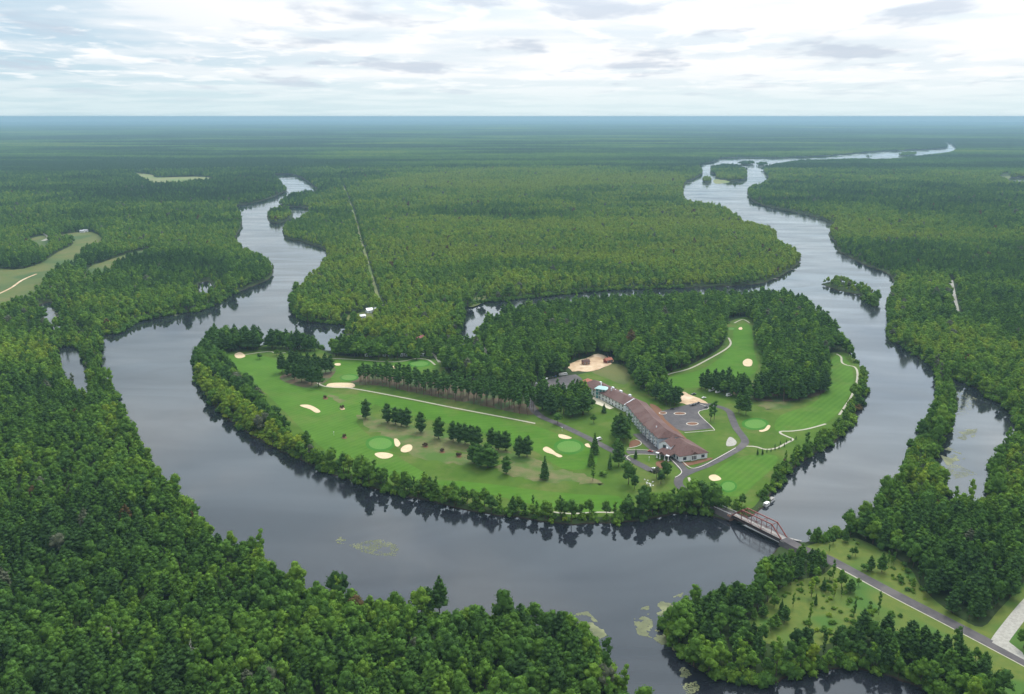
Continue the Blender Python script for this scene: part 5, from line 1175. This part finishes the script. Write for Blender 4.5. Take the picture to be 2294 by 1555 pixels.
def house(px, py, L, Wd, h, rise, rz, wm, rm, label, cat='house', name='cottage', zb=1.0, chim=True):
    q = g(px, py, 1); e = empty(name, (q[0], q[1], zb), rz, label, cat)
    class LF(Frame):
        def __init__(s): s.a = Vector((-L/2, -Wd/2, 0)); s.u = Vector((1, 0, 0)); s.v = Vector((0, 1, 0)); s.L = L
    F = LF(); mb = MB(); fbox(mb, F, 0, L, 0, Wd, -.3, h)
    ym = Wd/2; mb.add([(-L/2, -Wd/2, h), (-L/2, Wd/2, h), (-L/2, 0, h+rise*.96), (L/2, -Wd/2, h), (L/2, Wd/2, h), (L/2, 0, h+rise*.96)], [(0, 2, 1), (3, 4, 5)])
    mb.build('wall', wm, e)
    mb = MB(); gable(mb, F, -.5, L+.5, -.5, Wd+.5, h+.03, rise+.1, 0, 0, .15); rf = mb.build('roof', rm, e)
    if chim: mb = MB(); mb.box((L*.2, 1, h+rise), (.9, .9, 2.0)); mb.build('chimney', M['stone'], rf)
    for x in (L*.22, L*.5, L*.78):
        if abs(x - L*.5) < .1:
            mb = MB(); fbox(mb, F, x-.6, x+.6, -.08, -.003, 0, 2.1); mb.build('door', M['wood'], e)
        else: add_window(F, x, 0, h*.55, 1.4, 1.2, e)
    return e
house(832, 700, 16, 9, 4.2, 3.0, .5, M['white'], M['chrome'], 'white house with pale roof at the end of the cut line', 'house', 'white_house')
house(812, 712, 8, 6, 3, 2.0, .5, M['white'], M['white'], 'small white garage beside the peninsula lawn', 'garage', 'garage')
house(941, 768, 15, 9, 4.6, 4.2, 1.1, M['white'], M['rust'], 'red-roofed cabin on the back channel', 'cabin', 'red_cabin')
house(1714, 722, 16, 8, 4, 3, .1, M['stone'], M['redroof'], 'salmon-roofed building at the back of the east wood', 'cabin', 'cabin')
house(1076, 634, 11, 8, 5, 3, .2, M['stone'], M['chrome'], 'pinkish cottage above the grassy bank', 'cottage')
house(1150, 634, 9, 7, 4, 2.5, .2, M['white'], M['white'], 'small white cottage right of the pinkish one', 'cottage')
house(1312, 816, 8, 6, 3.5, 2.2, .3, M['stone'], M['roof'], 'brown shed on the bare building plot', 'shed', 'shed')
house(1222, 818, 11, 7, 5, 3, .3, M['stone'], M['roof'], 'pinkish building half hidden by pines above the upper parking lot', 'house', 'house')
house(1362, 812, 9, 6, 3.5, 2.2, .6, M['rust'], M['redroof'], 'red shed at the right end of the building plot', 'shed', 'shed')
house(1842, 824, 12, 7, 3.2, 2.2, -.7, M['white'], M['chrome'], 'grey-roofed hut at the edge of the east fairway', 'hut', 'hut')
for x, y, lab in ((667, 778, 'first white cottage behind the north-west trees'), (660, 757, 'small white boathouse by the water'), (826, 797, 'white cottage behind the north row of trees, left one'), (866, 797, 'white cottage behind the north row of trees, middle one'), (905, 797, 'white cottage behind the north row of trees, right one'), (941, 797, 'small pale cottage left of the track')):
    house(x, y, 9, 6, 3, 2, .1, M['white'], M['white'], lab, 'cottage', chim=False)
for x, y, lab in ((185, 521, 'white farmhouse at the top of the left pasture'), (192, 520, 'white barn right of the farmhouse'), (150, 398, 'pale far barn in the left forest')):
    house(x, y, 11, 7, 4, 2.5, .0, M['white'], M['chrome'], lab, 'barn' if 'barn' in lab else 'house', 'farm_building', 1.2, chim=False)

# docks and boats
def dock(px, py, L, rz, label):
    q = g(px, py, 0); e = empty('dock', (q[0], q[1], 0), rz, label, 'dock')
    mb = MB(); mb.box((L/2, 0, .55), (L, 1.8, .16)); mb.build('deck', M['deck'], e)
    for x in np.arange(1, L, 4.0):
        for y in (-.8, .8): mb = MB(); mb.cyl((x, y, -1.2), (x, y, 1.1), .11, n=6); mb.build('post', M['wood'], e)
    return e
d0 = g(1690, 1144, 0); d1 = g(1722, 1122, 0)
dock(1690, 1144, math.hypot(d1[0]-d0[0], d1[1]-d0[1]), math.atan2(d1[1]-d0[1], d1[0]-d0[0]), 'long narrow dock beside the bridge')
for x, y, r_, lab in ((1360, 651, 1.4, 'small dock on the north shore of the back channel'), (1731, 624, -.9, 'left small dock on the peninsula shore'), (1772, 604, -.9, 'right small dock on the peninsula shore'), (786, 729, -.8, 'dock below the peninsula lawn'), (1795, 1214, 2.6, 'low grey dock on the shore right of the bridge')):
    dock(x, y, 12, r_, lab)
def pontoon(px, py, rz, label, canopy):
    q = g(px, py, 0); e = empty('pontoon_boat', (q[0], q[1], 0.0), rz, label, 'pontoon boat')
    for y in (-1.0, 1.0):
        mb = MB(); mb.cyl((-3.4, y, .18), (3.0, y, .18), .36, n=10); mb.cyl((3.0, y, .18), (4.0, y, .40), .36, .06, 10); mb.build('pontoon', M['chrome'], e)
    mb = MB(); mb.box((0, 0, .62), (7.0, 2.7, .14)); mb.build('deck', M['deck'], e)
    mb = MB()
    for a, b in (((-3.3, -1.25), (3.2, -1.25)), ((-3.3, 1.25), (3.2, 1.25)), ((3.2, -1.25), (3.2, 1.25)), ((-3.3, -1.25), (-3.3, 1.25))):
        mb.bar((a[0], a[1], 1.1), (b[0], b[1], 1.1), .06, .75)
    mb.build('rail_panel', M['metalw'], e)
    mb = MB(); mb.box((-2.4, .7, .95), (1.3, .9, .5)); mb.box((1.8, -.7, .95), (1.6, .9, .5)); mb.box((1.8, .7, .95), (1.6, .9, .5)); mb.build('seat', M['darksteel'], e)
    mb = MB(); mb.box((-3.7, 0, .9), (.5, .5, 1.1)); mb.build('motor', M['rubber'], e)
    for x, y in ((-2.2, -1.15), (1.6, -1.15), (-2.2, 1.15), (1.6, 1.15)):
        mb = MB(); mb.cyl((x, y, .7), (x, y, 2.6), .04, n=5); mb.build('canopy_pole', M['chrome'], e)
    mb = MB(); mb.add([(-3.0, -1.5, 2.6), (2.4, -1.5, 2.6), (2.4, 1.5, 2.6), (-3.0, 1.5, 2.6), (-2.7, 0, 2.95), (2.1, 0, 2.95)], [(0,1,5,4), (2,3,4,5), (1,2,5), (3,0,4), (3,2,1,0)]); mb.build('canopy', canopy, e)
ang = math.atan2(d1[1]-d0[1], d1[0]-d0[0])
pontoon(1717, 1133, ang, 'nearer white pontoon boat tied to the dock', M['metalw']); pontoon(1728, 1123, ang, 'farther grey pontoon boat at the end of the dock', M['deck'])

# ------------------------------------------------------------------ truss bridge
TB = 7.6
A = Vector((B0[0], B0[1], 0)); Bv = Vector((B1[0], B1[1], 0)); LB = (Bv - A).length; ub = (Bv - A).normalized(); vb = Vector((-ub.y, ub.x, 0)); BW = 5.6
bridge = empty('truss_bridge', (A.x, A.y, 0), math.atan2(ub.y, ub.x), 'old rust-red steel truss bridge crossing the river to the island', 'bridge')
mb = MB(); mb.box((LB/2, 0, 4.3), (LB, BW-.5, .22)); mb.build('deck', M['deck'], bridge)
for y in (-BW/2, BW/2):
    mb = MB(); mb.bar((0, y*.98, 3.7), (LB, y*.98, 3.1), .35, 2.2); mb.build('girder', M['darksteel'], bridge)
    np_ = 5; pxs = [LB*k/np_ for k in range(np_+1)]
    mb = MB(); mb.bar((pxs[1], y, 4.3+TB), (pxs[4], y, 4.3+TB), .65, .6); mb.build('top_chord', M['rust'], bridge)
    for a, b in ((0, 1), (5, 4)): mb = MB(); mb.bar((pxs[a], y, 4.2), (pxs[b], y, 4.3+TB), .65, .6); mb.build('inclined_post', M['rust'], bridge)
    for k in range(1, 5): mb = MB(); mb.bar((pxs[k], y, 4.2), (pxs[k], y, 4.3+TB), .32); mb.build('vertical', M['rust'], bridge)
    for a, b, up_ in ((1, 2, 1), (2, 3, 1), (3, 2, 1), (4, 3, 1)): mb = MB(); mb.bar((pxs[a], y, 4.2+TB), (pxs[b], y, 4.2), .16); mb.build('diagonal', M['rust'], bridge)
    mb = MB(); mb.bar((0, y*.92, 5.5), (LB, y*.92, 5.5), .12, .16); mb.bar((0, y*.92, 5.0), (LB, y*.92, 5.0), .1, .12); mb.build('railing', M['rust'], bridge)
for k in range(1, 5):
    mb = MB(); mb.bar((pxs[k], -BW/2, 4.2+TB), (pxs[k], BW/2, 4.2+TB), .25, .3); mb.build('top_strut', M['rust'], bridge)
for k in range(0, 6): mb = MB(); mb.bar((pxs[k], -BW/2, 3.9), (pxs[k], BW/2, 3.9), .4, .6); mb.build('floor_beam', M['darksteel'], bridge)
mb = MB(); mb.cyl((0, -BW/2-.7, 3.3), (LB, -BW/2-.7, 3.3), .38, n=10); mb.build('pipe', M['darksteel'], bridge)
for x in (-1.6, LB+1.6): mb = MB(); mb.box((x, 0, 1.3), (3.2, BW+2.5, 5.6)); mb.build('abutment', M['stone'] if x < 0 else M['deck'], bridge)
# island approach with white guard rails
w0 = [(A.x, A.y, 4.42)] + [(A.x - ub.x*14, A.y - ub.y*14, 3.9), (*g(1605, 1132, 2), 1.8), (*g(1588, 1122, 1.3), 1.3)]
ribbon('approach_road', w0, 6.4, 1.2, M['asphalt'], 'raised approach road at the island end of the bridge', thick=.6)
for y, lab in ((-3.1, 'white guard rail on the near side of the bridge approach'), (3.1, 'white guard rail on the far side of the bridge approach')):
    e = empty('guard_rail', (A.x, A.y, 0), math.atan2(ub.y, ub.x), lab, 'guard rail')
    mb = MB(); mb.bar((-.5, y, 5.2), (-17, y, 4.6), .12, .5); mb.build('rail', M['metalw'], e)
    for k in range(6): x = -1 - k*3.1; mb = MB(); mb.box((x, y, 4.2 - k*.1), (.2, .2, 1.6)); mb.build('post', M['wood'], e)

# ------------------------------------------------------------------ vehicles
def vehicle(px, py, rz, paint, label, cat='car', kind='car', group=None, z=1.24):
    q = g(px, py, z); e = empty({'car': 'parked_car', 'van': 'white_van', 'pickup': 'pickup_truck', 'camper': 'camper_trailer'}[kind], (q[0], q[1], z), rz, label, cat, group)
    L, Wd, hb, hc = {'car': (4.6, 1.85, .85, 1.5), 'van': (6.2, 2.1, 1.1, 2.5), 'pickup': (5.6, 2.0, 1.0, 1.8), 'camper': (7.0, 2.4, 1.0, 2.9)}[kind]
    def side(pts, w0, w1=None):          # extrude a side outline over the width, tumblehome above
        w1 = w1 or w0; mb = MB(); n = len(pts); zt = max(p[1] for p in pts); zb = min(p[1] for p in pts)
        vs = []
        for s in (-1, 1): vs += [(x, s*(w0 + (w1-w0)*(z_-zb)/(zt-zb))/2, z_) for x, z_ in pts]
        return mb.add(vs, [tuple(range(n)), tuple(range(2*n-1, n-1, -1))] + [(k, n+k, n+(k+1) % n, (k+1) % n) for k in range(n)])
    h = L/2
    side([(-h, .35), (h, .35), (h, .62), (h*.86, hb*.92), (-h*.96, hb), (-h, .7)], Wd).build('body', paint, e)
    if kind == 'car': cab = [(-h*.72, hb-.03), (h*.42, hb-.08), (h*.12, hc), (-h*.48, hc)]
    elif kind == 'pickup': cab = [(-h*.12, hb-.03), (h*.52, hb-.06), (h*.30, hc), (-h*.08, hc)]
    elif kind == 'van': cab = [(-h*.96, hb-.03), (h*.84, hb-.08), (h*.58, hc), (-h*.94, hc)]
    else: cab = [(-h*.98, hb-.03), (h*.98, hb-.03), (h*.80, hc), (-h*.94, hc)]
    side(cab, Wd*.96, Wd*.80).build('cabin', paint, e)
    gl = MB()
    for s in (-1, 1):
        a = [(p[0]*.86 + (cab[0][0]+cab[1][0])*.07, p[1]) for p in cab]; z0 = cab[0][1]; zt = hc
        zA, zB = z0 + (zt-z0)*.45, z0 + (zt-z0)*.88
        def yy(z_): return s*(Wd*.96 + (Wd*.80-Wd*.96)*(z_-z0)/(zt-z0))/2 + s*.02
        gl.add([(a[0][0]*.95, yy(zA), zA), (a[1][0]*.88, yy(zA), zA), (a[2][0]*.95, yy(zB), zB), (a[3][0], yy(zB), zB)], [(0, 1, 2, 3) if s < 0 else (3, 2, 1, 0)])
    gl.build('side_window', M['glass'], e)
    fx0, fz0, fx1, fz1 = cab[1][0], cab[1][1], cab[2][0], cab[2][1]
    gl = MB(); gl.add([(fx0*.9+fx1*.1+.03, -Wd*.40, fz0*.85+fz1*.15+.03), (fx0*.9+fx1*.1+.03, Wd*.40, fz0*.85+fz1*.15+.03), (fx1*.9+fx0*.1+.03, Wd*.36, fz1*.9+fz0*.1+.03), (fx1*.9+fx0*.1+.03, -Wd*.36, fz1*.9+fz0*.1+.03)], [(0, 1, 2, 3)]); gl.build('windscreen', M['glass'], e)
    for x in (-h*.62, h*.62):
        for y in (-Wd/2+.08, Wd/2-.08):
            mb = MB(); mb.cyl((x, y-.12, .34), (x, y+.12, .34), .34, n=12); wh = mb.build('wheel', M['rubber'], e)
            mb = MB(); sgn = 1 if y > 0 else -1; mb.cyl((x, y+sgn*.121, .34), (x, y+sgn*.14, .34), .19, n=8); mb.build('rim', M['chrome'], wh)
    for y in (-Wd*.36, Wd*.36):
        mb = MB(); mb.box((h+.01, y, .62), (.06, .34, .16)); mb.build('headlight', M['chrome'], e)
        mb = MB(); mb.box((-h-.01, y, .72), (.06, .28, .16)); mb.build('tail_light', CARP['red'], e)
    return e
vehicle(1342, 986, math.radians(42), CARP['white'], 'white van standing on the entrance road', 'van', 'van')
vehicle(1459, 1057, math.radians(120), CARP['black'], 'black car stopped at the end of the entrance road')
vehicle(1465, 1051, math.radians(120), CARP['white'], 'small white car right behind the black car')
vehicle(1457, 1012, math.radians(-20), CARP['red'], 'red car standing on the porch lane')
UP = [(1202, 860, 'silver', 'silver car at the left corner of the upper parking lot'), (1225, 849, 'white', 'white car on the back row of the upper lot, left one'), (1232, 847, 'black', 'black car next to the white one on the back row'), (1238, 846, 'dark', 'dark grey car in the middle of the back row'), (1245, 844, 'blue', 'dark blue car on the back row, right of the grey one'), (1249, 859, 'silver', 'silver car alone in the middle of the upper lot'), (1264, 875, 'white', 'white car on the near side of the upper lot'), (1269, 872, 'silver', 'silver car beside the near white one')]
for j, (x, y, c, lab) in enumerate(UP): vehicle(x, y, math.radians(70 + 6*(j % 3)), CARP[c], lab, 'car', 'car', 'cars in the upper parking lot')
vehicle(1258, 841, math.radians(15), CARP['white'], 'long white van at the right end of the upper lot', 'van', 'van'); vehicle(1266, 840, math.radians(10), CARP['white'], 'second white van at the right end of the upper lot', 'van', 'van')
for x, y, c, kd, lab in ((1551, 909, 'black', 'pickup', 'black pickup at the top of the lower parking lot'), (1557, 907, 'dark', 'car', 'dark car between the pickups'), (1564, 904, 'black', 'pickup', 'black pickup nearest the lot entrance'), (1582, 913, 'dark', 'car', 'dark car at the right corner of the lower lot'), (1506, 917, 'black', 'car', 'black car at the left of the lower lot'), (1554, 884, 'dark', 'pickup', 'dark truck on the sandy plot'), (1577, 892, 'white', 'car', 'white car behind the sandy plot')):
    vehicle(x, y, math.radians(20), CARP[c], lab, {'car': 'car', 'pickup': 'pickup truck'}[kd], kd)
for x, y, kd, lab in ((1594, 876, 'camper', 'left white camper under the pine grove'), (1601, 872, 'camper', 'second white camper under the pine grove'), (1608, 880, 'van', 'white van below the campers'), (1633, 887, 'camper', 'lone white camper at the right of the grove')):
    vehicle(x, y, math.radians(35), CARP['white'], lab, {'camper': 'camper trailer', 'van': 'van'}[kd], kd)
# white garden stones
for j in range(14):
    q = g(1444 + rnd.random()*20, 1074 + rnd.random()*16); bm = bmesh.new(); bmesh.ops.create_icosphere(bm, subdivisions=1, radius=.7)
    for v in bm.verts: v.co *= rnd.uniform(.6, 1.2); v.co.z *= .7
    me = bpy.data.meshes.new('white_boulder'); bm.to_mesh(me); bm.free(); me.materials.append(M['metalw'])
    tag(link('white_boulder', me, None, (q[0], q[1], 1.3)), 'white boulder in the cluster below the end of the entrance road', 'boulder', 'white boulders below the entrance road')
# light poles and markers
for x, y, lab in ((1259, 1002 - 36, 'white marker post above the entrance bunker'), (748, 976, 'white tee marker on the left fairway'), (1454, 1033, 'white lamp post on the porch lawn'), (1449, 988, 'white lamp post on the front lane')):
    q = g(x, y); e = empty('lamp_post', (q[0], q[1], 1.0), 0, lab, 'post'); mb = MB(); mb.cyl((0, 0, 0), (0, 0, 3.2), .12, .08); mb.build('pole', M['metalw'], e); mb = MB(); mb.cyl((0, 0, 3.2), (0, 0, 3.9), .45, .3, 10); mb.build('head', M['metalw'], e)

# ------------------------------------------------------------------ air
hz = MB(); hz.prism([((min(62000, horizon_r(a)) + 25) * math.sin(a), (min(62000, horizon_r(a)) + 25) * math.cos(a)) for a in np.radians(np.linspace(-180, 178, 180))], -3.2, CAM_H + 6)
m, N, L = newmat('haze_air')
v = N.new('ShaderNodeVolumePrincipled'); v.inputs['Color'].default_value = (0.34, 0.53, 0.68, 1); v.inputs['Density'].default_value = 6.0e-5; v.inputs['Anisotropy'].default_value = 0.1
o = N.new('ShaderNodeOutputMaterial'); L.new(v.outputs[0], o.inputs['Volume'])
ho = hz.build('haze', m); tag(ho, 'thin blue air between the viewer and the far forest', kind='stuff')
